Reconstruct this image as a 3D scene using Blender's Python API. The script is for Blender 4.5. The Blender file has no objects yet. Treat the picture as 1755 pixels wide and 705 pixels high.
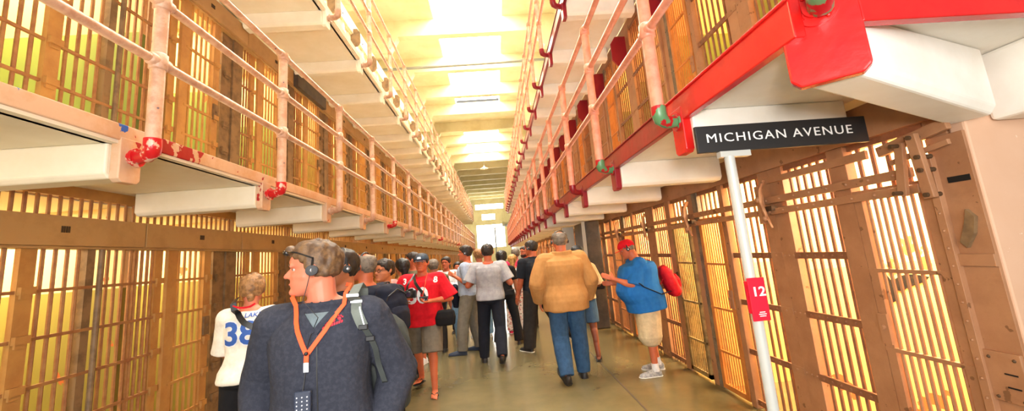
import bpy, bmesh, math, random
import numpy as np
from mathutils import Vector, Matrix, Quaternion, noise as mnoise
from mathutils.bvhtree import BVHTree
random.seed(7)
PI = math.pi
COL = bpy.context.scene.collection
scene = bpy.context.scene

def lin(r, g, b):
    f = lambda c: ((c/255+.055)/1.055)**2.4 if c/255 > .04045 else c/255/12.92
    return (f(r), f(g), f(b), 1)

# ---------------------------------------------------------------- materials
def mat(name, rgb, rough=.6, metal=0, rgb2=None, scale=6, thr=(.45, .6), bump=0, bscale=40, spec=.4,
        extra=None, emit=None, estr=1):
    m = bpy.data.materials.new(name); m.use_nodes = True
    nt = m.node_tree; nd = nt.nodes; lk = nt.links
    b = nd['Principled BSDF']
    b.inputs['Roughness'].default_value = rough
    b.inputs['Metallic'].default_value = metal
    b.inputs['Specular IOR Level'].default_value = spec
    b.inputs['Base Color'].default_value = lin(*rgb)
    tc = nd.new('ShaderNodeTexCoord')
    col = None
    if rgb2 is not None:
        n = nd.new('ShaderNodeTexNoise'); n.inputs['Scale'].default_value = scale
        n.inputs['Detail'].default_value = 6; n.inputs['Roughness'].default_value = .65
        lk.new(tc.outputs['Object'], n.inputs['Vector'])
        r = nd.new('ShaderNodeValToRGB')
        r.color_ramp.elements[0].position = thr[0]; r.color_ramp.elements[1].position = thr[1]
        r.color_ramp.elements[0].color = lin(*rgb); r.color_ramp.elements[1].color = lin(*rgb2)
        lk.new(n.outputs['Fac'], r.inputs['Fac']); col = r.outputs['Color']
    for ex in (extra or []):
        # (rgb, scale, threshold, optional axis window (axis, lo, hi)) : chips of other paint
        n = nd.new('ShaderNodeTexNoise'); n.inputs['Scale'].default_value = ex[1]
        n.inputs['Detail'].default_value = 8; n.inputs['Roughness'].default_value = .45
        lk.new(tc.outputs['Object'], n.inputs['Vector'])
        g = nd.new('ShaderNodeMath'); g.operation = 'GREATER_THAN'; g.inputs[1].default_value = ex[2]
        lk.new(n.outputs['Fac'], g.inputs[0]); fac = g.outputs[0]
        if len(ex) > 3:
            sx = nd.new('ShaderNodeSeparateXYZ'); lk.new(tc.outputs['Object'], sx.inputs[0])
            for op, v in (('GREATER_THAN', ex[3][1]), ('LESS_THAN', ex[3][2])):
                c = nd.new('ShaderNodeMath'); c.operation = op; c.inputs[1].default_value = v
                lk.new(sx.outputs[ex[3][0]], c.inputs[0])
                mu = nd.new('ShaderNodeMath'); mu.operation = 'MULTIPLY'
                lk.new(fac, mu.inputs[0]); lk.new(c.outputs[0], mu.inputs[1]); fac = mu.outputs[0]
        mx = nd.new('ShaderNodeMix'); mx.data_type = 'RGBA'
        lk.new(fac, mx.inputs[0])
        if col is None: mx.inputs[6].default_value = lin(*rgb)
        else: lk.new(col, mx.inputs[6])
        mx.inputs[7].default_value = lin(*ex[0]); col = mx.outputs[2]
    if col is not None: lk.new(col, b.inputs['Base Color'])
    if bump:
        n2 = nd.new('ShaderNodeTexNoise'); n2.inputs['Scale'].default_value = bscale
        n2.inputs['Detail'].default_value = 4
        lk.new(tc.outputs['Object'], n2.inputs['Vector'])
        bp = nd.new('ShaderNodeBump'); bp.inputs['Strength'].default_value = bump; bp.inputs['Distance'].default_value = .01
        lk.new(n2.outputs['Fac'], bp.inputs['Height']); lk.new(bp.outputs['Normal'], b.inputs['Normal'])
    if emit:
        b.inputs['Emission Color'].default_value = lin(*emit); b.inputs['Emission Strength'].default_value = estr
    return m

def two_tone(name, low, high, z, rough=.7):
    m = mat(name, high, rough); nt = m.node_tree; nd = nt.nodes; lk = nt.links
    b = nd['Principled BSDF']
    tc = nd.new('ShaderNodeNewGeometry'); s = nd.new('ShaderNodeSeparateXYZ'); lk.new(tc.outputs['Position'], s.inputs[0])
    g = nd.new('ShaderNodeMath'); g.operation = 'LESS_THAN'; g.inputs[1].default_value = z
    lk.new(s.outputs[2], g.inputs[0])
    mx = nd.new('ShaderNodeMix'); mx.data_type = 'RGBA'; lk.new(g.outputs[0], mx.inputs[0])
    mx.inputs[6].default_value = lin(*high); mx.inputs[7].default_value = lin(*low)
    # paint flaked off the lower colour
    n = nd.new('ShaderNodeTexNoise'); n.inputs['Scale'].default_value = 3.2; n.inputs['Detail'].default_value = 7
    lk.new(tc.outputs['Position'], n.inputs['Vector'])
    r = nd.new('ShaderNodeValToRGB'); e = r.color_ramp.elements
    e[0].position = .66; e[0].color = (0, 0, 0, 1); e[1].position = .665; e[1].color = (1, 1, 1, 1)
    lk.new(n.outputs['Fac'], r.inputs['Fac'])
    mx2 = nd.new('ShaderNodeMix'); mx2.data_type = 'RGBA'; lk.new(r.outputs[0], mx2.inputs[0])
    lk.new(mx.outputs[2], mx2.inputs[6]); mx2.inputs[7].default_value = lin(205, 110, 60)
    lk.new(mx2.outputs[2], b.inputs['Base Color'])
    return m

M = {}
M['floor'] = mat('polished_concrete', (90, 82, 56), .24, rgb2=(112, 100, 70), scale=1.3, thr=(.3, .7), bump=.05, bscale=3, spec=.45)
M['joint'] = mat('floor_joint', (70, 58, 40), .8)
M['bars_l'] = mat('tan_bar_paint', (164, 118, 72), .5, rgb2=(146, 94, 60), scale=9, thr=(.4, .65), bump=.15)
M['plate_l'] = mat('tan_plate_paint', (186, 138, 76), .5, rgb2=(170, 120, 66), scale=5, thr=(.4, .65), bump=.1)
M['dark_l'] = mat('worn_grey_brown_steel', (134, 106, 74), .6, rgb2=(110, 86, 60), scale=7)
M['house'] = mat('tan_housing_paint', (180, 142, 92), .45, rgb2=(168, 130, 82), scale=3, bump=.05)
M['vent'] = mat('dark_vent', (70, 50, 32), .7)
M['bars_r'] = mat('rose_tan_bar_paint', (140, 94, 66), .5, rgb2=(120, 76, 52), scale=9, thr=(.4, .65), bump=.15)
M['plate_r'] = mat('rose_tan_plate_paint', (168, 122, 88), .45, rgb2=(154, 108, 76), scale=5, thr=(.4, .65), bump=.1,
                   extra=[((122, 84, 56), 14, .68)])
M['door_orange'] = mat('ochre_door_paint', (196, 124, 58), .5, rgb2=(180, 110, 50), scale=6)
M['door_dull'] = mat('dull_olive_door_paint', (150, 124, 74), .6, rgb2=(112, 90, 54), scale=8)
M['col_grey'] = mat('worn_grey_column_paint', (128, 116, 100), .5, rgb2=(96, 84, 72), scale=10, thr=(.4, .6))
M['white_bars'] = mat('cream_front', (236, 220, 190), .5, rgb2=(226, 205, 170), scale=5)  # lighter colour for the whole top tier of fronts
M['under'] = mat('white_underside_paint', (247, 244, 236), .42, rgb2=(236, 230, 218), scale=2.2, thr=(.35, .7), bump=.18, bscale=9)
M['under_l'] = mat('cream_underside_paint', (242, 234, 214), .5, rgb2=(232, 222, 196), scale=2.5, thr=(.35, .7), bump=.15, bscale=9)
M['fascia_l'] = mat('pink_beige_fascia_paint', (216, 180, 148), .45, rgb2=(206, 160, 120), scale=3, bump=.15, bscale=20,
                    extra=[((40, 90, 170), 5.5, .62, (1, -2, -.03)), ((168, 30, 28), 8, .475, (1, .10, .62)),
                           ((168, 30, 28), 13, .67, (1, -.2, 3)), ((170, 30, 30), 3, .2, (1, 24, 60))])
M['fascia_r'] = mat('bright_red_fascia_paint', (214, 28, 26), .25, rgb2=(196, 20, 24), scale=3, bump=.2, bscale=14, spec=.6,
                    extra=[((120, 140, 150), 8, .73), ((96, 128, 76), 11, .74)])
M['maroon'] = mat('maroon_fitting_paint', (140, 24, 36), .3, spec=.5)
M['maroon_f'] = mat('dark_red_fascia', (160, 30, 34), .35, rgb2=(138, 40, 36), scale=5, thr=(.4, .65), bump=.2, bscale=14, spec=.5, extra=[((120, 120, 124), 9, .72)])  # far stretch of the right fascia, darker than the near one
M['redgreen'] = mat('red_green_flaked_paint', (178, 26, 34), .35, extra=[((92, 140, 96), 9, .52)], spec=.5)
M['red'] = mat('red_fitting_paint', (196, 30, 34), .3, rgb2=(216, 170, 146), scale=16, thr=(.55, .57))
M['rail_l'] = mat('pink_white_rail_paint', (206, 168, 142), .38, rgb2=(188, 142, 114), scale=12, thr=(.42, .6), bump=.2, bscale=30,
                  extra=[((110, 90, 100), 24, .72)], spec=.5)
M['rail_r'] = mat('salmon_rail_paint', (222, 150, 124), .38, rgb2=(208, 130, 104), scale=10, thr=(.42, .6), bump=.2, bscale=30,
                  extra=[((140, 90, 96), 26, .73)], spec=.5)
M['ceil'] = mat('cream_ceiling_paint', (226, 214, 176), .7, rgb2=(216, 202, 160), scale=1)
M['wallw'] = mat('white_wall_paint', (230, 224, 200), .7)
M['pink'] = mat('pinkish_end_wall_paint', (216, 178, 150), .5, rgb2=(206, 164, 134), scale=1.5, thr=(.3, .7), bump=.12, bscale=8,
                extra=[((232, 210, 190), 20, .74)])
M['hinge'] = mat('old_dark_steel', (88, 66, 46), .5, .3)
M['pipe'] = mat('grey_pipe_paint', (140, 140, 130), .4)
M['darkbox'] = mat('dark_grey_steel', (78, 68, 60), .45, rgb2=(60, 52, 48), scale=4, spec=.5)
M['steel'] = mat('bright_steel_sheet', (176, 166, 150), .3, .6)
M['glow'] = mat('skylight_glass', (255, 255, 255), .4, emit=(255, 252, 244), estr=24)
M['glow2'] = mat('bright_window_glass', (255, 255, 255), .4, emit=(250, 253, 255), estr=12)
M['black'] = mat('sign_black', (40, 40, 42), .45)
M['white'] = mat('sign_white', (245, 245, 245), .5)
M['polewhite'] = mat('grey_white_pole', (186, 188, 184), .3, spec=.6)
M['signred'] = mat('sign_red', (214, 24, 52), .4)
M['green_lit'] = mat('green_sign', (30, 200, 90), .5, emit=(20, 220, 90), estr=1.5)
M['blackhole'] = mat('black_hole', (20, 14, 10), .9)
INTR0 = two_tone('cell_interior_right_ground', (232, 200, 126), (242, 214, 150), 1.3)
TZ = [0.0, 2.55, 5.34]          # tier floor heights
INT = [two_tone('cell_interior_ground', (152, 140, 66), (240, 214, 160), 1.60),
       two_tone('cell_interior_middle', (140, 164, 90), (240, 210, 160), 2.55 + 1.62),
       two_tone('cell_interior_top', (170, 160, 90), (236, 206, 150), 5.34 + 1.60)]

# ---------------------------------------------------------------- mesh builder
class MB:
    def __init__(s): s.v = []; s.f = []; s.fm = []; s.cur = 0
    def add(s, vs, fs):
        b = len(s.v); s.v += [tuple(p) for p in vs]
        for f in fs: s.f.append([b+i for i in f]); s.fm.append(s.cur)
        return s
    def box(s, a, b):
        x0, y0, z0 = a; x1, y1, z1 = b
        x0, x1 = sorted((x0, x1)); y0, y1 = sorted((y0, y1)); z0, z1 = sorted((z0, z1))
        return s.add([(x0,y0,z0),(x1,y0,z0),(x1,y1,z0),(x0,y1,z0),(x0,y0,z1),(x1,y0,z1),(x1,y1,z1),(x0,y1,z1)],
              [(3,2,1,0),(4,5,6,7),(0,1,5,4),(1,2,6,5),(2,3,7,6),(3,0,4,7)])
    def prism(s, poly, d, axis='y', o=0.):
        # poly: list of 2d points; extruded along axis from o to o+d
        def P(p, t):
            return {'y': (p[0], t, p[1]), 'x': (t, p[0], p[1]), 'z': (p[0], p[1], t)}[axis]
        n = len(poly)
        vs = [P(p, o) for p in poly] + [P(p, o+d) for p in poly]
        fs = [tuple(range(n)), tuple(range(2*n-1, n-1, -1))] + [(i, i+n, (i+1) % n + n, (i+1) % n) for i in range(n)]
        return s.add(vs, fs)
    def tube(s, pts, r, n=8, caps=True, flat=None):
        pts = [Vector(p) for p in pts]; m = len(pts)
        rs = r if isinstance(r, (list, tuple)) else [r]*m
        t0 = (pts[1]-pts[0]).normalized()
        up = Vector((0, 0, 1)) if abs(t0.z) < .9 else Vector((0, 1, 0))
        nrm = t0.cross(up).normalized(); vs = []
        for i, p in enumerate(pts):
            if i == 0: t = t0
            elif i == m-1: t = (pts[i]-pts[i-1]).normalized()
            else: t = ((pts[i+1]-p).normalized()+(p-pts[i-1]).normalized()).normalized()
            nrm = (nrm - t*nrm.dot(t)).normalized(); bn = t.cross(nrm)
            ra, rb = (rs[i], rs[i]*flat) if flat else (rs[i], rs[i])
            for k in range(n):
                a = 2*PI*k/n
                vs.append(p + nrm*math.cos(a)*ra + bn*math.sin(a)*rb)
        fs = [(i*n+k, i*n+(k+1) % n, (i+1)*n+(k+1) % n, (i+1)*n+k) for i in range(m-1) for k in range(n)]
        if caps: fs += [tuple(range(n-1, -1, -1)), tuple((m-1)*n+k for k in range(n))]
        return s.add(vs, fs)
    def ball(s, c, r, n=8, q=(1, 1, 1)):
        c = Vector(c); vs = [c+Vector((0, 0, -r*q[2]))]; fs = []
        for i in range(1, n//2):
            a = -PI/2+PI*i/(n//2)
            for k in range(n):
                t = 2*PI*k/n
                vs.append(c+Vector((math.cos(a)*math.cos(t)*r*q[0], math.cos(a)*math.sin(t)*r*q[1], math.sin(a)*r*q[2])))
        vs.append(c+Vector((0, 0, r*q[2]))); L = n//2-1
        for k in range(n): fs.append((0, 1+(k+1) % n, 1+k))
        for i in range(L-1):
            for k in range(n): fs.append((1+i*n+k, 1+i*n+(k+1) % n, 1+(i+1)*n+(k+1) % n, 1+(i+1)*n+k))
        for k in range(n): fs.append((1+(L-1)*n+k, 1+(L-1)*n+(k+1) % n, len(vs)-1))
        return s.add(vs, fs)
    def build(s, name, m=None, parent=None, smooth=False, bevel=0, loc=None):
        me = bpy.data.meshes.new(name); me.from_pydata(s.v, [], s.f); me.update()
        ms = m if isinstance(m, list) else [m]
        for q in ms: me.materials.append(q)
        if len(ms) > 1: me.polygons.foreach_set('material_index', s.fm)
        if smooth:
            me.polygons.foreach_set('use_smooth', [True]*len(me.polygons))
        o = bpy.data.objects.new(name, me); COL.objects.link(o)
        if parent: o.parent = parent
        if loc: o.location = loc
        if bevel:
            b = o.modifiers.new('b', 'BEVEL'); b.width = bevel; b.segments = 2; b.limit_method = 'ANGLE'
        if smooth:
            try: me.set_sharp_from_angle(angle=math.radians(50))
            except Exception: pass
        return o

def tag(o, label=None, cat=None, group=None, kind=None):
    if label: o['label'] = label
    if cat: o['category'] = cat
    if group: o['group'] = group
    if kind: o['kind'] = kind
    return o
def empty(name, loc=(0, 0, 0), rz=0, label=None, cat=None, group=None):
    o = bpy.data.objects.new(name, None); COL.objects.link(o); o.location = loc; o.rotation_euler = (0, 0, rz)
    o.empty_display_size = .2
    return tag(o, label, cat, group)
def copy_tree(o, parent=None):
    c = o.copy(); COL.objects.link(c); c.parent = parent
    for ch in [x for x in o.children]: copy_tree(ch, c)
    return c
ORD = ['first','second','third','fourth','fifth','sixth','seventh','eighth','ninth','tenth','eleventh','twelfth']

# ================================================================= SETTING
XL, XR = -3.42, 2.40
def structure(o): o['kind'] = 'structure'; return o
f = MB().box((-7, -5, -.2), (7, 61, 0)); structure(f.build('floor', M['floor']))
def joint(a, b, w=.012):
    a = Vector(a); b = Vector(b); d = (b-a).normalized(); n = Vector((-d.y, d.x, 0))*w
    return MB().add([a-n, b-n, b+n, a+n, a-n+Vector((0,0,.002)), b-n+Vector((0,0,.002)), b+n+Vector((0,0,.002)), a+n+Vector((0,0,.002))],
                    [(4,5,6,7),(0,1,5,4),(1,2,6,5),(2,3,7,6),(3,0,4,7)])
for i, (a, b) in enumerate([((1.37, -4, 0), (1.37, 60, 0)), ((-1.55, -4, 0), (-1.55, 60, 0))]):
    structure(joint(a, b).build('trim_%d' % (i+1), M['joint']))

NL, NR = 27, 24
YL0, PL = 2.57, 1.5             # left cell modules start (k=0) and pitch
YR0, PR = 1.95, 1.40
Ysl = lambda k: YL0 + PL*k
Ysr = lambda k: YR0 + PR*k
YLs, YLe = Ysl(-2), Ysl(NL)
YRs, YRe = 1.86, Ysr(NR)

def cell_walls(side, t):
    mb = MB(); z0 = TZ[t]; z1 = TZ[t+1]-.18 if t < 2 else 8.05
    if side < 0:
        mb.box((-5.62, YLs, z0), (-5.5, YLe, z1))
        for k in range(-2, NL+1): mb.box((-5.5, Ysl(k)-.06, z0), (XL-.06, Ysl(k)+.06, z1))
    else:
        mb.box((4.4, YRs, z0), (4.52, YRe, z1))
        for k in range(1, NR+1): mb.box((4.4, Ysr(k)-.06, z0), (XR+.07, Ysr(k)+.06, z1))
    o = mb.build('wall_left' if side < 0 else 'wall_right', INTR0 if (side > 0 and t == 0) else INT[t]); structure(o)
    # floor / ceiling slabs of the cells
    mb = MB()
    if t > 0:
        if side < 0: mb.box((-5.62, YLs, z0-.2), (XL-.05, YLe, z0-.005))
        else: mb.box((XR+.05, YRs+.10, z0-.2), (4.52, YRe, z0-.005))
    if t == 2:
        if side < 0: mb.box((-5.62, YLs, 8.05), (XL, YLe, 8.2))
        else: mb.box((XR, YRs, 8.05), (4.52, YRe, 8.2))
    if mb.v: structure(mb.build('trim_3', M['wallw']))
for t in range(3):
    cell_walls(-1, t); cell_walls(1, t)
# upper walls over the blocks, up to the roof
structure(MB().box((XL-2.2, YLs, 8.2), (XL-1.9, 61, 10.6)).build('wall_left', M['wallw']))
structure(MB().box((XR+1.9, YRs, 8.2), (XR+2.2, 61, 10.6)).build('wall_right', M['wallw']))
structure(MB().box((XL-.2, YLe+.06, 0), (XL-.0, 61, 2.6)).build('wall_left', M['wallw']))
structure(MB().box((XR, YRe+.06, 0), (XR+.2, 61, 2.6)).build('wall_right', M['wallw']))
structure(MB().box((XL-2.2, YLe+.06, 2.6), (XL-2.0, 61, 8.2)).build('wall_left', M['wallw']))
structure(MB().box((XR+2.0, YRe+.06, 2.6), (XR+2.2, 61, 8.2)).build('wall_right', M['wallw']))
# block end wall facing the camera on the right
for za, zb_ in ((0, 2.415), (2.54, 5.20), (5.33, 8.2)):
    structure(MB().box((XR-.03, 1.862, za), (4.6, 1.94, zb_)).build('wall_right', M['pink'], bevel=.012))
# end wall with windows
ew = MB(); Y = 61
ew.box((-6, Y, 0), (6, Y+.3, 2.8)); ew.box((-6, Y, 2.8), (-2.6, Y+.3, 12)); ew.box((1.6, Y, 2.8), (6, Y+.3, 12))
ew.box((-2.6, Y, 6.2), (1.6, Y+.3, 6.9)); ew.box((-2.6, Y, 6.9), (-1.7, Y+.3, 7.8)); ew.box((0.3, Y, 6.9), (1.6, Y+.3, 7.8))
ew.box((-2.6, Y, 7.8), (1.6, Y+.3, 8.5)); ew.box((-2.6, Y, 9.3), (1.6, Y+.3, 12))
structure(ew.build('wall_back', M['ceil']))
def end_window(i, x0, z0, x1, z1, nx, nz):
    w = MB().box((x0, Y+.12, z0), (x1, Y+.14, z1)).build('window_%d' % i, M['glow2']); structure(w)
    fr = MB()
    for k in range(nx+1): x = x0+(x1-x0)*k/nx; fr.box((x-.03, Y+.02, z0), (x+.03, Y+.10, z1))
    for k in range(nz+1): z = z0+(z1-z0)*k/nz; fr.box((x0, Y+.02, z-.03), (x1, Y+.10, z+.03))
    structure(fr.build('window_frame', M['wallw'], w))
end_window(1, -2.6, 2.8, 1.6, 6.2, 6, 5); end_window(2, -1.7, 6.9, .3, 7.8, 4, 2); end_window(3, -2.6, 8.5, 1.6, 9.3, 6, 1)
# roof: slab with skylight openings, cross beams with haunches
SX0, SX1 = -1.75, .90; BY = lambda k: 14.41+3.02*k
cm = MB(); k0, k1 = -5, 15
cm.box((-5.7, BY(k0), 10.6), (SX0, 61.3, 10.8)); cm.box((SX1, BY(k0), 10.6), (4.7, 61.3, 10.8))
sk = 0
for k in range(k0, k1+1):
    closed = (k == 3 or k > 6)
    if closed: cm.box((SX0, BY(k), 10.6), (SX1, BY(k+1) if k < k1 else 61.3, 10.8))
ce = structure(cm.build('ceiling', M['ceil']))
for k in range(k0, k1+1):
    b = MB(); y = BY(k); w = .16 if k not in (3,) else .45
    pr = [(-5.6, 10.6), (-5.6, 9.3), (XL, 9.3), (XL+.35, 9.95), (XR-.35, 9.95), (XR, 9.3), (4.6, 9.3), (4.6, 10.6)]
    b.prism(pr, 2*w, 'y', y-w); structure(b.build('roof_beam', M['ceil'], ce))
    if not (k == 3 or k > 6) and k < k1:
        i = 4+sk; sk += 1
        pn = structure(MB().box((SX0+.051, y+.21, 10.90), (SX1-.051, BY(k+1)-.165, 10.94)).build('window_%d' % i, M['glow']))
        cb = MB()
        cb.box((SX0+.003, y+.01, 10.61), (SX0+.05, BY(k+1)-.01, 10.96)); cb.box((SX1-.05, y+.01, 10.61), (SX1-.003, BY(k+1)-.01, 10.96))
        cb.box((SX0+.005, y+.165, 10.62), (SX1-.005, y+.20, 10.89)); cb.box((SX0-.09, y-.01, 10.97), (SX1+.09, BY(k+1)-.01, 11.03))
        structure(cb.build('window_frame', M['wallw'], pn))

# ================================================================= CELL FRONTS
def bars(mb, x, ys, z0, z1, r=.014, n=6):
    for y in ys: mb.tube([(x, y, z0), (x, y, z1)], r, n)
def spread(a, b, n): return [a+(b-a)*(i+.5)/n for i in range(n)]

def front_left(kind, tier):
    """local: x=0 front plane (aisle is +x), y 0..1.5, z from tier floor"""
    root = empty('cell_front')
    zt = 1.96 if tier == 0 else 2.31; hz = 2.19 if tier == 0 else 2.56
    bm_ = M['bars_l'] if tier < 2 else M['white_bars']; pm = M['plate_l'] if tier < 2 else M['white_bars']
    dm = M['dark_l'] if tier < 2 else M['white_bars']
    cross = [.27, .61, .95, 1.29, 1.63] if tier == 0 else [.33, .68, 1.02, 1.38, 1.72, 2.05]
    b = MB()
    def brackets(mb, y0, y1, x=.012):
        for z in cross:
            mb.box((x, y0+.005, z-.02), (x+.03, y1-.005, z+.035))
            mb.box((x, y0+.02, z-.05), (x+.015, y1-.02, z-.02))
    if kind == 'closed':
        bars(b, 0, [.03, .09, .155, .21], 0, zt)
        b.box((-.02, .0, 0), (.01, .015, zt))
        for z in cross: b.box((.0, 0, z-.012), (.022, .25, z+.012))
        b.build('bar_panel', bm_, root)
        p = MB().box((-.03, .235, 0), (.015, .325, zt)); brackets(p, .235, .325); p.build('post', pm, root)
        d = MB(); d.box((.02, .345, .03), (.055, .47, zt-.01)); d.box((.02, .875, .03), (.055, .985, zt-.01))
        d.box((.02, .345, .03), (.05, .985, .08)); bars(d, .037, spread(.47, .875, 5), .03, zt-.02)
        for z in cross: d.box((.037, .42, z-.012), (.06, .9, z+.012))
        brackets(d, .885, .975, .055)
        do = d.build('door', pm, root)
        lk = MB().box((.056, .885, 1.0), (.075, .975, 1.2)); lk.tube([(.07, .93, 1.1), (.09, .93, 1.1)], .015, 8); lk.build('lock_plate', dm, do)
        q = MB().box((-.05, 1.09, 0), (.01, 1.29, zt)); brackets(q, 1.12, 1.25); q.box((-.05, 1.30, 0), (.03, 1.5, zt))
        q.build('column', dm, root)
    else:
        bars(b, 0, spread(0.05, .50, 5), 0, zt); bars(b, 0, spread(.66, 1.02, 4), 0, zt); bars(b, 0, spread(1.2, 1.5, 4), 0, zt)
        for z in cross: b.box((.0, 0, z-.012), (.022, 1.5, z+.012))
        b.build('bar_panel', bm_, root)
        p = MB().box((-.01, .53, 0), (.03, .64, zt)); brackets(p, .53, .64, .03); p.build('post', pm, root)
        q = MB().box((-.05, 1.03, 0), (.02, 1.10, zt)); q.tube([(.03, 1.145, 0), (.03, 1.145, zt)], .022, 10); q.build('column', dm, root)
    h = MB().box((-.04, .006, zt), (.10, 1.494, hz)); h.box((-.04, 0, zt-.02), (.07, 1.5, zt)); h.box((-.02, .001, zt+.01), (.085, .01, hz-.01))
    ho = h.build('header_housing', M['house'] if tier < 2 else M['white_bars'], root, bevel=.004)
    v = MB()
    for i in range(4): v.box((.10, .72+i*.018, zt+.10), (.104, .732+i*.018, zt+.15))
    v.build('vent', M['vent'], ho)
    if tier == 0:
        tb = MB(); bars(tb, 0, spread(0, 1.5, 18), hz, 2.36, .013); tb.build('transom_bars', bm_, root)
    return root

def front_right(kind, tier):
    """local: x=0 front plane (aisle is -x), y 0..1.4"""
    root = empty('cell_front')
    top = 2.15 if tier == 0 else 2.5; dz = 1.84 if tier == 0 else 2.2
    bmm = M['bars_r'] if tier < 2 else M['white_bars']; pm = M['plate_r'] if tier < 2 else M['white_bars']
    flats = [.06, .52, .98, 1.43] if tier == 0 else [.06, .6, 1.15, 1.7]
    if kind == 'A': d0, d1, p0, p1, b0, b1, c0, c1 = .12, .60, .61, .75, .78, 1.22, 1.24, 1.54
    else: d0, d1, p0, p1, b0, b1, c0, c1 = .80, 1.27, .71, .79, .16, .70, 1.28, 1.40
    b = MB(); bars(b, 0, spread(b0, b1, 6), 0, top, .013)
    lo, hi = (b0-.01, b1+.02) if kind == 'A' else (b0-.02, b1+.0)
    for z in flats:
        b.box((-.032, lo-.02, z-.025), (-.015, hi+.02, z+.025))
        for y in spread(lo, hi, 6): b.ball((-.034, y, z), .009, 6)
    for y in spread(d0, d1, 5): b.tube([(0, y, dz), (0, y, top)], .014, 6)
    b.box((-.02, min(d0, b0), top-.04), (.02, max(d1, b1), top))
    b.build('bar_panel', bmm, root)
    MB().box((-.05, p0, 0), (.02, p1, top)).build('post', pm, root, bevel=.004)
    if kind == 'A': c1 = 1.40
    if kind == 'A': MB().box((-.03, 0, 0), (.06, .105, top)).build('column', pm, root)
    else:
        cc = MB().box((-.03, 0, 0), (.06, .14, top))
        for z in flats:
            cc.box((-.034, 0, z-.025), (-.03, .14, z+.025)); cc.ball((-.036, .07, z), .009, 6)
        cc.build('column', pm, root)
    c = MB().box((-.03, c0, 0), (.06, min(c1, 1.40), top)); c1 = min(c1, 1.40)
    if kind == 'B': pass
    for z in flats:
        for y in spread(c0, c1, 3): c.ball((-.034, y, z), .009, 6)
    c.build('column', pm if kind == 'A' else (M['col_grey'] if tier < 2 else pm), root, bevel=.004)
    d = MB(); x = -.055
    d.box((x, d0, .03), (x+.04, d0+.055, dz)); d.box((x, d1-.055, .03), (x+.04, d1, dz))
    d.box((x, d0, .03), (x+.04, d1, .08)); d.box((x, d0, dz-.05), (x+.04, d1, dz))
    bars(d, x+.02, spread(d0+.055, d1-.055, 8), .05, dz-.02, .010)
    for z in ([.42, .87, 1.34] if tier == 0 else [.55, 1.1, 1.65]): d.box((x-.004, d0, z-.011), (x+.02, d1, z+.011))
    do = d.build('door', {'A': M['plate_r'], 'B': M['door_orange']}[kind] if tier < 2 else pm, root)
    yl = d1-.028 if kind == 'A' else d0+.028
    lk = MB().box((x-.012, yl-.03, .9), (x, yl+.03, 1.08)); lk.tube([(x-.012, yl, 1.0), (x-.03, yl, 1.0)], .014, 8); lk.build('lock_plate', M['plate_r'], do)
    return root

# prototypes and copies
SIDE_TXT = {(-1, 0): 'in the left ground tier', (-1, 1): 'in the left middle tier', (-1, 2): 'in the left top tier',
            (1, 0): 'in the right ground tier', (1, 1): 'in the right middle tier', (1, 2): 'in the right top tier'}
def place(o, side, t, k, nm):
    o.location = (XL, Ysl(k), TZ[t]) if side < 0 else (XR, Ysr(k), TZ[t])
    txt = SIDE_TXT[(side, t)]; o['category'] = 'cell front'
    o['group'] = 'barred cell fronts ' + txt
    if k < 10:
        look = {-1: 'tan barred cell front', 1: 'rose tan barred cell front'}[side] if t < 2 else 'cream barred cell front'
        o['label'] = '%s, %s from the camera %s' % (look, ORD[k], txt)
    else: o['label'] = 'small distant barred cell front far down the row %s' % txt
for t in range(3):
    op = front_left('open', t); cl = front_left('closed', t); used = {0: 0, 1: 0}
    for k in range(0, NL):
        w = 0 if k in (0,) else 1; src = op if w == 0 else cl
        o = src if not used[w] else copy_tree(src); used[w] = 1
        place(o, -1, t, k, '')
    A = front_right('A', t); B = front_right('B', t); used = {0: 0, 1: 0}
    dull = None
    for k in range(NR):
        w = k % 2; src = A if w == 0 else B
        o = src if not used[w] else copy_tree(src); used[w] = 1
        place(o, 1, t, k, '')
        if k in (2, 6) and t == 0:
            for ch in o.children:
                if ch.name.startswith('door'):
                    ch.data = ch.data.copy(); ch.data.materials[0] = M['door_dull']

# header beams that close the top of the ground-tier fronts
structure(MB().box((XR-.06, 1.95, 2.15), (XR+.2, YRe, 2.36)).build('trim_4', M['plate_r']))
structure(MB().box((XL-.2, YLs, 2.36), (XL+.02, YLe, 2.5)).build('trim_5', M['plate_l']))
structure(MB().box((XR-.02, 1.95, 5.05), (XR+.2, YRe, 5.2)).build('trim_4', M['plate_r']))
structure(MB().box((XR-.02, 1.95, 7.84), (XR+.2, YRe, 8.1)).build('trim_4', M['white_bars']))
structure(MB().box((XL-.2, YLs, 7.90), (XL+.02, YLe, 8.1)).build('trim_5', M['white_bars']))

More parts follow.
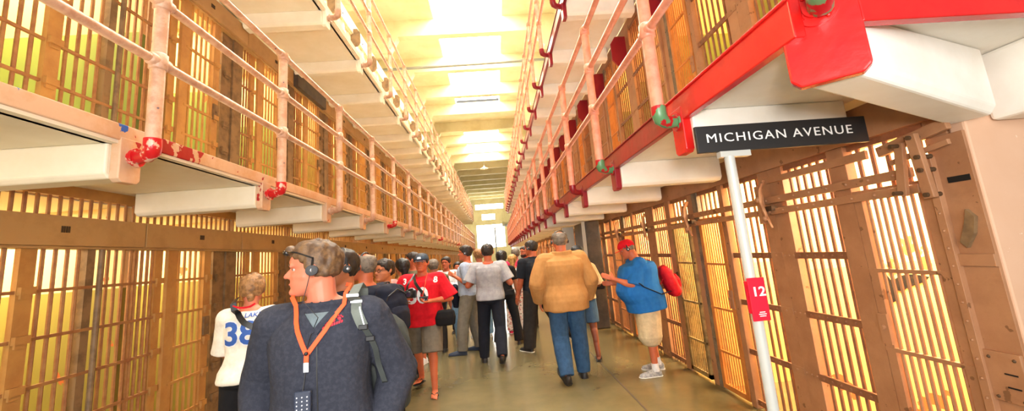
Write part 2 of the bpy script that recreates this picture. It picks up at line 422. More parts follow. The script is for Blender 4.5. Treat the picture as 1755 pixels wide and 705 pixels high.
# locking linkage over the right ground-tier doors
lkg = empty('door_locking_linkage', (XR-.08, 2.0, 0), 0, 'long riveted steel rods and levers over the right ground-tier cell doors', 'door mechanism')
def flatbar(z, h, y0, y1, x=0.):
    m = MB().box((x-.012, y0, z-h/2), (x+.012, y1, z+h/2))
    y = y0+.1
    while y < min(y1, 12): m.ball((x-.014, y, z), .011, 6); y += .16
    return m.build('rod', M['plate_r'], lkg, bevel=.003)
flatbar(1.89, .055, .12, 30); flatbar(1.795, .05, .1, 30)
for k in range(NR-2):
    y = 1.31+1.39*k; z = 2.04
    m = MB().prism([(y-.95, z-.02), (y+.0, z-.02+.01), (y, z+.035), (y-.95, z+.035)], .02, 'x', -.012)
    if k < 1: m.build('rod', M['plate_r'], lkg)
    a = MB()   # curved lever arm on every column
    a.tube([(-.045, y-.03, 2.06), (-.075, y+.0, 1.98), (-.085, y+.0, 1.88), (-.07, y-.02, 1.76), (-.05, y-.04, 1.66)], [.03, .034, .036, .03, .02], 8, flat=.5)
    a.box((-.07, y+.03, 1.70), (-.03, y+.075, 2.02)); a.ball((-.1, y+.0, 1.9), .028, 8); a.ball((-.09, y-.03, 1.74), .022, 8)
    a.build('lever', M['plate_r'], lkg, smooth=True)
    if k < 6:
        MB().box((-.04, y-.06, 1.80), (.01, y+.09, 1.84)).build('bracket', M['hinge'], lkg)
# the big lever assembly at the near corner
big = empty('door_lever', (XR-.06, 2.0, 1.9), 0, 'large steel lever assembly at the top corner of the nearest right cell', 'door mechanism')
def bpx(mb, ya, za, yb, zb, w, x0, x1):
    a = Vector((ya, za)); b = Vector((yb, zb)); d = (b-a).normalized(); n = Vector((-d.y, d.x))*w/2
    c = [a-n-d*w/3, b-n+d*w/3, b+n+d*w/3, a+n-d*w/3]
    return mb.prism([(p.x, p.y) for p in c], x1-x0, 'x', x0)
m = MB(); bpx(m, .12, .14, .16, -.12, .05, -.07, -.045); m.build('arm', M['plate_r'], big, bevel=.004)
m = MB(); bpx(m, .02, .16, -.0, -.15, .055, -.10, -.07); m.build('arm', M['plate_r'], big, bevel=.004)
m = MB(); bpx(m, -.10, .19, .25, .14, .06, -.05, -.02); bpx(m, -.1, .10, .2, .06, .03, -.05, -.03); m.build('arm', M['plate_r'], big, bevel=.004)
for yy, zz in ((.12, .14), (.16, -.12), (.02, .16), (0, -.15), (0, .05), (.0, -.02)): MB().tube([(-.03, yy, zz), (-.115, yy, zz)], .012, 10).build('bolt', M['hinge'], big)
lv = empty('lever_box', (XR-.03, 1.95, .85), 0, 'riveted steel lever box with two slots on the near right corner', 'box')
MB().box((-.03, -.075, -.10), (0, .085, .13)).build('cover', M['plate_r'], lv, bevel=.004)
MB().box((-.034, -.05, .03), (-.03, .0, .036)).build('slot', M['blackhole'], lv); MB().box((-.034, -.05, -.03), (-.03, .0, -.024)).build('slot', M['blackhole'], lv)
m = MB()
for yy, zz in ((-.05, .1), (.05, .1), (-.05, -.08), (.05, -.08)): m.ball((-.03, yy, zz), .008, 8)
m.build('rivet', M['hinge'], lv)
# corner strip and reinforcing plates next to the near right door
m = MB().box((XR-.045, 1.87, 0), (XR-.028, 2.05, 2.05)); m.box((XR-.06, 1.868, 1.38), (XR-.045, 2.05, 1.44)); m.box((XR-.075, 2.02, .02), (XR-.03, 2.06, 1.95))
for z in np.arange(.3, 1.9, .09): m.ball((XR-.076, 2.04, z), .008, 6)
structure(m.build('trim_6', M['plate_r'], bevel=.003))
tag(MB().prism([(1.9, 1.62), (1.93, 1.66), (1.955, 1.58), (1.99, 1.50), (1.965, 1.47), (1.92, 1.54)], .02, 'x', XR-.065).build('hook', M['dark_l']),
    'curved worn steel hook plate on the near right corner column', 'hook')
tag(MB().box((XR-.05, 1.885, 1.80), (XR-.046, 1.985, 1.83)).build('slot_plate', M['blackhole']), 'small dark slot plate beside the large lever at right corner', 'plate')
# ragged dark hole in a cell wall seen through the nearest right door
hp = []
random.seed(3)
for i in range(26):
    a = 2*PI*i/26; r = 1+.45*math.sin(3*a+1)+random.uniform(-.3, .3); hp.append((3.17+math.cos(a)*r*.24, 1.13+math.sin(a)*r*.10))
tag(MB().prism(hp, .012, 'y', 3.278).build('wall_hole', M['blackhole']), 'ragged dark hole in the cell wall behind the nearest right barred door', 'hole')

# ================================================================= GALLERIES
def gallery(side, t, label):
    """t=1,2: the walkway hanging in front of tier t"""
    zt = {(-1, 1): 2.57, (1, 1): 2.54, (-1, 2): 5.36, (1, 2): 5.33}[(side, t)]
    X = -2.165 if side < 0 else 1.235; xc = XL if side < 0 else XR
    s = -side   # direction toward aisle from the gallery edge
    root = empty('gallery_walkway', (X, 2.5, zt), 0, label, 'walkway')
    y0 = (YLs if side < 0 else (1.34))-2.5; y1 = (YLe if side < 0 else YRe)-2.5
    xw = xc-X    # x of cell wall in local
    um = M['under_l'] if side < 0 else M['under']
    sl = MB()
    if side < 0: sl.box((side*.012, y0, -.12), (xw, y1, -.005))
    else: sl.add([(x_, y_, z_) for z_ in (-.12, -.005) for (x_, y_) in ((.012, y0+.17), (.19, y0+.03), (3.3, y0+.03), (3.3, -.645), (xw-.035, -.645), (xw-.035, y1), (.012, y1))],
        [(6,5,4,3,2,1,0), tuple(range(7, 14))]+[(i, (i+1)%7, (i+1)%7+7, i+7) for i in range(7)])
    sl.build('slab', um, root)
    fb = -.10 if side < 0 else -.17
    fa = MB()
    if side < 0:
        fa.box((0, y0, fb), (side*.05, y1, 0)); 
        fa.box((side*.05, y0, fb-.0), (side*.09, y1, -.12))
    else:
        ys_ = .12 if t == 1 else y1
        fa.box((0, y0+.10, fb), (.05, ys_, 0)); fa.box((.0, y0+.1, -.012), (-.012, ys_, .004))
        if t == 1: MB().box((0, ys_, fb), (.05, y1, 0)).box((.0, ys_, -.012), (-.012, y1, .004)).build('fascia', M['maroon_f'], root, bevel=.006)
    fmat = M['fascia_l'] if side < 0 else (M['fascia_r'] if t == 1 else M['maroon'])
    if side < 0 and t == 2: fmat = M['under_l']
    fa.build('fascia', fmat, root, bevel=.006)
    if side > 0:
        # end fascia that turns the corner and its 45 degree bracket plate
        fe = MB().box((.19, y0, fb), (3.3, y0+.05, 0)); fe.build('end_fascia', fmat, root, bevel=.006)
        c = MB(); a = Vector((0, y0+.17, 0)); b = Vector((.19, y0, 0)); d = (b-a).normalized(); n = Vector((d.y, -d.x, 0))
        if n.y > 0: n = -n
        P = []
        for (u, z) in ((0, .0), (0, -.33), (.03, -.36), (.225, -.36), (.255, -.33), (.255, 0)):
            q = a + d*u; P.append((q.x, q.y, z))
        vs = P + [(p[0]-n.x*.05, p[1]-n.y*.05, p[2]) for p in P]; nn = len(P)
        c.add(vs, [tuple(range(nn)), tuple(range(2*nn-1, nn-1, -1))] + [(i, i+nn, (i+1) % nn+nn, (i+1) % nn) for i in range(nn)])
        c.build('corner_bracket', fmat, root, bevel=.008)
        m0 = (a+b)/2
        fl = MB().tube([m0+n*.0+Vector((0, 0, -.06)), m0+n*.012+Vector((0, 0, -.06))], .075, 24)
        fl.tube([m0+n*.012+Vector((0, 0, -.06)), m0+n*.03+Vector((0, 0, -.06))], .045, 20)
        for i in range(4):
            an = i*PI/2+.6; fl.ball(m0+n*.014+d*math.cos(an)*.06+Vector((0, 0, -.06+math.sin(an)*.06)), .009, 8)
        fl.build('flange', fmat, root, smooth=True)
        # diagonal joist to the block corner
        j0 = m0 - n*.05; j1 = Vector((XR-X-.02, 1.845-2.5, 0)); dd = (j1-j0).normalized(); nn2 = Vector((-dd.y, dd.x, 0))*.10
        jm = MB(); vs = []
        for q, dzz in ((j0, 0), (j1, -.10)):
            for sg, z in ((1, -.121), (1, -.31+dzz), (.75, -.35+dzz), (-.75, -.35+dzz), (-1, -.31+dzz), (-1, -.121)): vs.append(q+nn2*sg+Vector((0, 0, z)))
        jm.add(vs, [tuple(range(6)), tuple(range(11, 5, -1))] + [(i, i+6, (i+1) % 6+6, (i+1) % 6) for i in range(6)])
        jm.build('joist', um, root, bevel=.01)
        if t == 1: MB().box((XR-X+.10, 1.62-2.5, -.46), (3.3, 1.858-2.5, -.12)).build('wall_beam', um, root, bevel=.02)
    nj = 28 if side < 0 else 22
    for k in range(-2 if side < 0 else 0, nj):
        y = 1.49*k; 
        if y+.1 > y1: break
        z1 = -.33 if side < 0 else -.36
        j = MB().prism([(y-.10, -.12), (y-.10, z1+.03), (y-.07, z1), (y+.07, z1), (y+.10, z1+.03), (y+.10, -.12)], xw-side*(.16 if side > 0 else .17), 'x', side*.05)
        jo = j.build('joist', um, root, bevel=.01)
        e_ = MB().prism([(y-.075, -.08), (y-.075, z1+.0), (y-.05, z1-.02), (y+.05, z1-.02), (y+.075, z1+.0), (y+.075, -.08)], side*.055, 'x', -side*.004)
        em = fmat if not (side < 0 and t == 2) else M['under_l']
        if side > 0 and t == 1 and k > 0: em = M['maroon']  # end plates past the nearest are darker red
        e_.build('end_plate', em, jo, bevel=.006)
    return root
gallery(-1, 1, 'concrete walkway with chipped pink beige edge along left middle tier')
gallery(-1, 2, 'cream walkway high along the left top tier')
gallery(1, 1, 'concrete walkway with bright red edge above the black street sign')
gallery(1, 2, 'walkway with thin maroon edge high along the right top tier')

def railing(side, t, label):
    X = -2.0 if side < 0 else 1.10; zb = 2.42 if t == 1 else 5.21
    hs = (.545, .95, 1.36) if side < 0 else (.575, 1.02, 1.46)
    root = empty('pipe_railing', (X, 2.45, zb), 0, label, 'railing')
    m = M['rail_l'] if side < 0 else M['rail_r']; r0 = .040 if side < 0 else .040; rr = .028
    n = 27 if side < 0 else 22
    ks = range(-2 if side < 0 else 0, n)
    y0 = 1.49*ks[0]-(.0 if side < 0 else 0); y1 = 1.49*(n-1)
    for h in hs:
        mb = MB(); mb.tube([(0, y0, h), (0, y1, h)], rr, 12, True)
        mb.build('rail', m, root, smooth=True)
    if side > 0:   # rails that turn round the corner
        for h in hs:
            MB().tube([(0, 0, h), (0.0, -1.0, h), (.10, -1.20, h), (.35, -1.27, h), (3.2, -1.27, h)], rr, 12).build('rail', m, root, smooth=True)
        pc = MB().tube([(.10, -1.20, .20), (.10, -1.20, hs[2])], r0, 14).build('post', m, root, smooth=True)
        MB().tube([(.225, -1.055, .05), (.145, -1.145, .05), (.105, -1.19, .08), (.10, -1.20, .14), (.10, -1.20, .24)], .043, 14).build('elbow_foot', M['redgreen'], pc, smooth=True)
    proto = None
    for k in ks:
        if proto is None:
            mb = MB(); mb.tube([(0, 0, 0.03), (0, 0, hs[2]+.01)], r0, 14)
            for h in hs:
                mb.tube([(0, 0, h-.055), (0, 0, h-.045), (0, 0, h+.045), (0, 0, h+.055)] if h < hs[2] else [(0, 0, h-.055), (0, 0, h-.045), (0, 0, h+.02), (0, 0, h+.035)], [r0, r0*1.25, r0*1.25, r0 if h < hs[2] else .01], 14)
                mb.tube([(0, -.075, h), (0, -.065, h), (0, .065, h), (0, .075, h)], [rr, rr*1.4, rr*1.4, rr], 12)
            po = mb.build('post', m, root, smooth=True)
            fb = MB(); c = side*.06
            fb.tube([(0, 0, .05), (0, 0, .0), (side*.012, .012, -.028), (side*.05, .03, -.045), (side*(.165 if side < 0 else .135)+side*-.0, .05, -.045)], [r0*1.15, r0*1.15, r0*1.15, r0*1.0, r0*1.0], 12)
            fb.tube([(side*.12, .05, -.045), (side*.136, .05, -.045)], .058, 14)
            elbow = fb.build('elbow_foot', (M['red'] if t == 1 else M['rail_l']) if side < 0 else (M['redgreen'] if t == 1 else M['maroon']), po, smooth=True)
            proto = po; rail_elbow = elbow.data.copy(); rail_elbow.materials[0] = M['rail_l'] if side < 0 else M['maroon']
        else: po = copy_tree(proto, root)
        po.location = (0, 1.49*k, 0)
        if side > 0 and t == 1 and k > 1:
            for ch in po.children: ch.data = rail_elbow
        if side < 0 and t == 1 and k > 1 and k % 5 != 4:
            for ch in po.children:
                ch.data = rail_elbow
    return root
railing(-1, 1, 'pink white three-rail pipe railing on the left middle walkway')
railing(-1, 2, 'pale three-rail pipe railing on the left top walkway')
railing(1, 1, 'salmon three-rail pipe railing on the red-edged right middle walkway')
railing(1, 2, 'salmon three-rail pipe railing high on the right top walkway')

# maroon / brown chamfered gusset plates that hang over the doors of the upper tiers
def gusset(side, t, k, m, lab, grp):
    y = (Ysl(k) if side < 0 else Ysr(k)); x = XL if side < 0 else XR; z = TZ[t]+1.95
    d = -side
    pts = [(x, z), (x+d*.20, z), (x+d*.28, z+.10), (x+d*.28, z+.38), (x+d*.20, z+.50), (x, z+.50)]
    o = MB().prism(pts, .03, 'y', y-.015).build('gusset_plate', m); tag(o, lab, 'plate', grp)
for k in range(1, 16): gusset(1, 1, k, M['maroon'], 'maroon chamfered steel plate jutting out between cells of right middle tier', 'maroon plates of the right middle tier')
for k in range(3, 18): gusset(-1, 2, k, M['dark_l'], 'brown chamfered steel plate jutting out between cells of left top tier', 'brown plates of the left top tier')
tag(MB().box((XL+.1, 6.9, 4.82), (XL+.18, 8.1, 5.08)).build('housing_cover', M['darkbox']), 'dark grey housing cover left hanging on the left middle tier', 'cover')

# ================================================================= AISLE FITTINGS
sp = empty('street_sign', (1.385, 2.25, 0), 0, 'black MICHIGAN AVENUE street sign on a slim white pole', 'sign')
MB().tube([(0, 0, .02), (0, 0, 2.075)], .028, 20).build('pole', M['polewhite'], sp, smooth=True)
MB().tube([(0, 0, 0), (0, 0, .025)], .17, 28).build('base', M['polewhite'], sp, smooth=True)
bo = MB().box((-.175, -.012, 2.104), (.875, .012, 2.262)).build('sign_board', M['black'], sp, bevel=.002); bo.rotation_euler = (0, math.radians(-.2), math.radians(1.0))
MB().box((-.06, -.02, 2.07), (.12, .02, 2.104)).build('bracket', M['polewhite'], sp)
def text(name, body, size, loc, rot, m, parent, sx=1, bold=0, ext=.001, align='CENTER', space=1, flat=True):
    cu = bpy.data.curves.new(name, 'FONT'); cu.body = body; cu.size = size; cu.extrude = ext; cu.offset = bold
    cu.align_x = align; cu.align_y = 'CENTER'; cu.space_character = space; cu.resolution_u = 3
    o = bpy.data.objects.new(name, cu); COL.objects.link(o)
    bpy.context.view_layer.update()
    me = bpy.data.meshes.new_from_object(o.evaluated_get(bpy.context.evaluated_depsgraph_get()))
    bpy.data.objects.remove(o); bpy.data.curves.remove(cu)
    o = bpy.data.objects.new(name, me); COL.objects.link(o); me.materials.clear(); me.materials.append(m)
    o.location = loc; o.rotation_euler = rot; o.scale = (sx, 1, 1)
    if parent: o.parent = parent
    return o
text('lettering', 'MICHIGAN', .074, (.125, -.0135, 2.184), (PI/2, 0, 0), M['white'], bo, 1.22, .0, space=1.16)
text('lettering', 'AVENUE', .074, (.595, -.0135, 2.184), (PI/2, 0, 0), M['white'], bo, 1.22, .0, space=1.16)
tg = MB().box((-.047, -.045, 1.165), (.047, -.036, 1.39)).build('number_tag', M['signred'], sp, bevel=.001)
MB().tube([(0,0,1.2),(0,0,1.37)], .036, 16).build('tag_sleeve', M['signred'], sp, smooth=True)
text('number', '12', .068, (.004, -.0465, 1.315), (PI/2, 0, 0), M['white'], tg, 1.15, .0012)
for i, (tx, w) in enumerate((('Golden Gate', 1), ('National', 1), ('Parks', 1))):
    pass
m = MB()
for i, w in enumerate((.030, .042, .034)): m.box((-w/2+.006, -.0465, 1.208-i*.010), (w/2+.006, -.045, 1.212-i*.010))
m.build('small_print', M['white'], tg)

tag(MB().box((1.90, 8.5, 0), (2.20, 9.7, 2.17)).build('steel_cabinet', M['darkbox'], bevel=.02), 'tall dark grey steel cabinet standing against the right cells', 'cabinet')
tag(MB().box((1.82, 8.44, 0), (1.88, 8.50, 2.17)).build('white_post', M['polewhite']), 'thin white square post beside the dark steel cabinet', 'post')
tag(MB().box((1.54, 9.3, 0), (1.80, 9.40, 2.12)).build('steel_locker', M['steel']), 'bright narrow steel locker behind the woman next to the white post', 'locker')
tag(MB().box((.02, 52, 0), (.18, 52.2, 5.2)).build('white_column', M['polewhite']), 'thin white column far away before the bright end window', 'post')
lp = empty('stair_landing', (1.6, 46, 5.1), 0, 'small white landing at the far end of right tiers', 'landing')
MB().box((-.6, 0, -.15), (1, 3, .15)).build('slab', M['wallw'], lp)
m = MB()
for i in range(8): m.tube([(-.6+.2*i, 0, .15), (-.6+.2*i, 0, 1.2)], .02, 6)
m.tube([(-.6, 0, 1.2), (1, 0, 1.2)], .025, 6); m.build('guard_rail', M['wallw'], lp)
tag(MB().tube([(XL-1.8, 16.1, 9.55), (-.5, 16.1, 9.6), (XR+1.8, 16.1, 9.66)], .06, 10).build('ceiling_pipe', M['pipe'], smooth=True), 'thin grey pipe crossing under the skylights', 'pipe')
hl = empty('pendant_lamp', (-.41, 29.8, 8.0), 0, 'small round-shaded pendant lamp hanging under the far ceiling', 'lamp')
MB().tube([(0,0,.02),(0,0,.05),(0,0,.14),(0,0,.24)], [.30,.28,.08,.04], 20).build('lamp_shade', M['wallw'], hl, smooth=True)
MB().tube([(0,0,.2),(0,0,2.62)], .01, 6).build('cord', M['pipe'], hl)
MB().ball((0,0,.06), .06, 10).build('bulb', mat('bulb', (255,240,200), .5, emit=(255,230,170), estr=8), hl)
tag(MB().box((-1.35, 38, 2.2), (-1.05, 38.05, 2.36)).build('exit_sign', M['green_lit']), 'tiny green lit sign far down the aisle on the left', 'sign')

# ================================================================= LIGHTS
def area(name, loc, sx, sy, power, col, rot=(0, 0, 0), spread_=180):
    l = bpy.data.lights.new(name, 'AREA'); l.shape = 'RECTANGLE'; l.size = sx; l.size_y = sy; l.energy = power; l.color = col
    l.spread = math.radians(spread_)
    o = bpy.data.objects.new(name, l); COL.objects.link(o); o.location = loc; o.rotation_euler = rot
    return o
WARM_L = (1, .66, .26); WARM_R = (1, .74, .36)
LD = {}
for key, (p, c) in {'l0': (74, (1, .82, .54)), 'l1': (84, (1, .74, .42)), 'l2': (60, (1, .7, .32)),
                    'r0': (230, (1, .84, .56)), 'r1': (70, (1, .52, .15)), 'r2': (60, (1, .7, .32))}.items():
    l = bpy.data.lights.new('cell_lamp_'+key, 'AREA'); l.shape = 'RECTANGLE'; l.size = 1.2; l.size_y = 1.0; l.energy = p; l.color = c; LD[key] = l
for t in range(3):
    top = (2.33, 5.1, 7.95)[t]
    for k in range(-1, NL):
        o = bpy.data.objects.new('cell_lamp', LD['l%d' % t]); COL.objects.link(o); o.location = (-4.5, Ysl(k)+PL/2, top)
    for k in range(NR):
        o = bpy.data.objects.new('cell_lamp', LD['r%d' % t]); COL.objects.link(o); o.location = (3.45, Ysr(k)+PR/2, top)
# camera flash
fl = bpy.data.lights.new('camera_flash', 'AREA'); fl.shape = 'RECTANGLE'; fl.size = .35; fl.size_y = .25; fl.energy = 70; fl.color = (1, .97, .93)
o = bpy.data.objects.new('camera_flash', fl); COL.objects.link(o); o.location = (0.0, -.35, 1.85); o.rotation_euler = (math.radians(92), 0, 0)
# daylight of the big windowed hall behind the photographer
area('hall_daylight', (-.5, -4.5, 2.0), 6, 3.4, 470, (1, .98, .95), (math.radians(92), 0, 0))
area('end_window_daylight', (-.5, 60.4, 5.2), 4.5, 5, 950, (1, .99, .95), (math.radians(-90), 0, 0))
w = bpy.data.worlds.new('world'); scene.world = w; w.use_nodes = True
w.node_tree.nodes['Background'].inputs[0].default_value = (1, .93, .80, 1); w.node_tree.nodes['Background'].inputs[1].default_value = .45

# ================================================================= CAMERA
FPX = 700.; PXC = (877.5, 316.)
cam = bpy.data.cameras.new('camera'); cam.sensor_fit = 'HORIZONTAL'; cam.sensor_width = 36; cam.lens = FPX/1755*36
cam.shift_x = 0; cam.shift_y = -(352.5-PXC[1])/1755; cam.clip_start = .05; cam.clip_end = 300
co = bpy.data.objects.new('camera', cam); COL.objects.link(co)
F_ = Vector((850-PXC[0], -(438-PXC[1]), -FPX)).normalized()
U_ = Vector((546-PXC[0], 3769+PXC[1], -FPX)); U_ = (U_-F_*U_.dot(F_)).normalized()
R_ = F_.cross(U_)
# columns R,F,U map world->camera, so rows give camera->world
co.matrix_world = Matrix(((R_.x, R_.y, R_.z, 0), (F_.x, F_.y, F_.z, 0), (U_.x, U_.y, U_.z, 1.62), (0, 0, 0, 1)))
scene.camera = co
scene.view_settings.view_transform = 'Standard'; scene.view_settings.look = 'None'
scene.view_settings.gamma = 1; scene.view_settings.use_curve_mapping = False
scene.view_settings.exposure = 0.0

# ================================================================= PEOPLE
STR = 1.13      # build of the figures
def V(*a): return Vector(a)
class Vol(MB):
    def cap(s, a, b, ra, rb, n=12, flat=None):
        """tapered limb with round ends"""
        a = Vector(a); b = Vector(b); d = (b-a).normalized()
        L = (b-a).length
        pts = [a-d*ra*.98, a-d*ra*.7, a-d*ra*.3, a, a+(b-a)*.33, a+(b-a)*.66, b, b+d*rb*.3, b+d*rb*.7, b+d*rb*.98]
        rs = [ra*.2, ra*.71, ra*.95, ra, ra+(rb-ra)*.33, ra+(rb-ra)*.66, rb, rb*.95, rb*.71, rb*.2]
        return s.tube(pts, rs, n, flat=flat)
    def loft(s, rings, n=24, T=None, ex=2.3):
        """rings: (z, rx, ry, cy[, cx])"""
        vs = []
        for r in rings:
            z, rx, ry, cy = r[:4]; cx = r[4] if len(r) > 4 else 0
            for k in range(n):
                t = 2*PI*k/n; c, q = math.cos(t), math.sin(t)
                x = math.copysign(abs(c)**(2/ex), c)*rx+cx; y = math.copysign(abs(q)**(2/ex), q)*ry+cy
                vs.append(Vector((x, y, z)))
        if T: vs = [T @ v for v in vs]
        m = len(rings)
        fs = [(i*n+k, i*n+(k+1) % n, (i+1)*n+(k+1) % n, (i+1)*n+k) for i in range(m-1) for k in range(n)]
        fs += [tuple(range(n-1, -1, -1)), tuple((m-1)*n+k for k in range(n))]
        return s.add(vs, fs)

def remesh(mb, name, voxel, sm, m, parent=None, disp=None, sxy=1.0):
    vs = [(v[0]*sxy, v[1]*sxy, v[2]) for v in mb.v]
    me = bpy.data.meshes.new(name); me.from_pydata(vs, [], mb.f); me.update()
    o = bpy.data.objects.new(name, me); COL.objects.link(o)
    r = o.modifiers.new('r', 'REMESH'); r.mode = 'VOXEL'; r.voxel_size = voxel; r.use_smooth_shade = True
    if sm:
        q = o.modifiers.new('s', 'SMOOTH'); q.factor = .5; q.iterations = sm
    dg = bpy.context.evaluated_depsgraph_get()
    me2 = bpy.data.meshes.new_from_object(o.evaluated_get(dg))
    o.modifiers.clear(); o.data = me2; bpy.data.meshes.remove(me); me2.name = name
    me2.materials.clear(); me2.materials.append(m)
    if disp:
        amp, sc, stretch = disp; n = len(me2.vertices)
        co_ = np.empty(n*3); me2.vertices.foreach_get('co', co_); co_ = co_.reshape(-1, 3)
        no = np.array([v.normal[:] for v in me2.vertices])
        d = np.array([mnoise.noise(Vector((c[0]*sc, c[1]*sc, c[2]*sc*stretch))) + .5*mnoise.noise(Vector((c[0]*sc*2.3, c[1]*sc*2.3, c[2]*sc*2.3*stretch+7))) for c in co_])
        co_ = co_ + no*(d*amp+.45*amp)[:, None]
        me2.vertices.foreach_set('co', co_.ravel()); me2.update()
    me2.polygons.foreach_set('use_smooth', [True]*len(me2.polygons))
    if parent: o.parent = parent
    return o

HEAD = [(-.004, .066, .052, .016), (.0, .080, .03, .026), (.012, .090, .0, .040), (.03, .088, -.03, .053), (.05, .091, -.052, .061),
        (.07, .091, -.072, .066), (.09, .091, -.086, .070), (.108, .087, -.095, .0725), (.122, .084, -.100, .0735), (.138, .093, -.103, .075),
        (.155, .094, -.104, .0765), (.175, .088, -.100, .076), (.195, .076, -.090, .071), (.212, .058, -.073, .060), (.225, .036, -.048, .042), (.233, .010, -.02, .02)]
def head_pts(infl=0., n=32, zs=1):
    rings = []
    for (z, yf, yb, w) in HEAD:
        cy = (yf+yb)/2; ry = (yf-yb)/2; r = []
        for k in range(n):
            t = 2*PI*k/n; c, q = math.cos(t), math.sin(t)
            x = math.copysign(abs(c)**.92, c)*w; y = cy+math.copysign(abs(q)**.92, q)*ry
            if q > 0: x *= 1-.10*q
            r.append(Vector((x, y, z)))
        rings.append(r)
    return rings
def loft_rings(mb, rings, T):
    n = len(rings[0]); m = len(rings)
    mb.add([T @ v for r in rings for v in r],
           [(i*n+k, i*n+(k+1) % n, (i+1)*n+(k+1) % n, (i+1)*n+k) for i in range(m-1) for k in range(n)] +
           [tuple(range(n-1, -1, -1)), tuple((m-1)*n+k for k in range(n))])
def interp(x, xs, ys):
    return float(np.interp(x, xs, ys))
def hair_rings(thick, hl=.185, nape=.03, bald=0, side=.11, top=1.0):
    out = []; cen = Vector((0, -.005, .12))
    for r in head_pts():
        o = []
        for v in r:
            lim = interp(v.y, [-.1, -.06, -.02, .02, .04, .07, .09], [nape, nape+.012, .085, side, side+.03, hl-.01, hl])
            msk = max(0, min(1, (v.z-lim)/.012+.5))
            if bald and v.z > .185 and math.hypot(v.x, v.y+.01) < .068*bald: msk = 0
            d = (v-cen).normalized()
            t = thick*(1+.5*max(0, (v.z-.15)/.08)*top)
            o.append(v + d*(t*msk - .014*(1-msk)))
        out.append(o)
    top_ = [Vector((v.x*.3, v.y*.3-.005, v.z+(.006 if not bald else 0))) for v in out[-1]]
    out.append(top_)
    return out

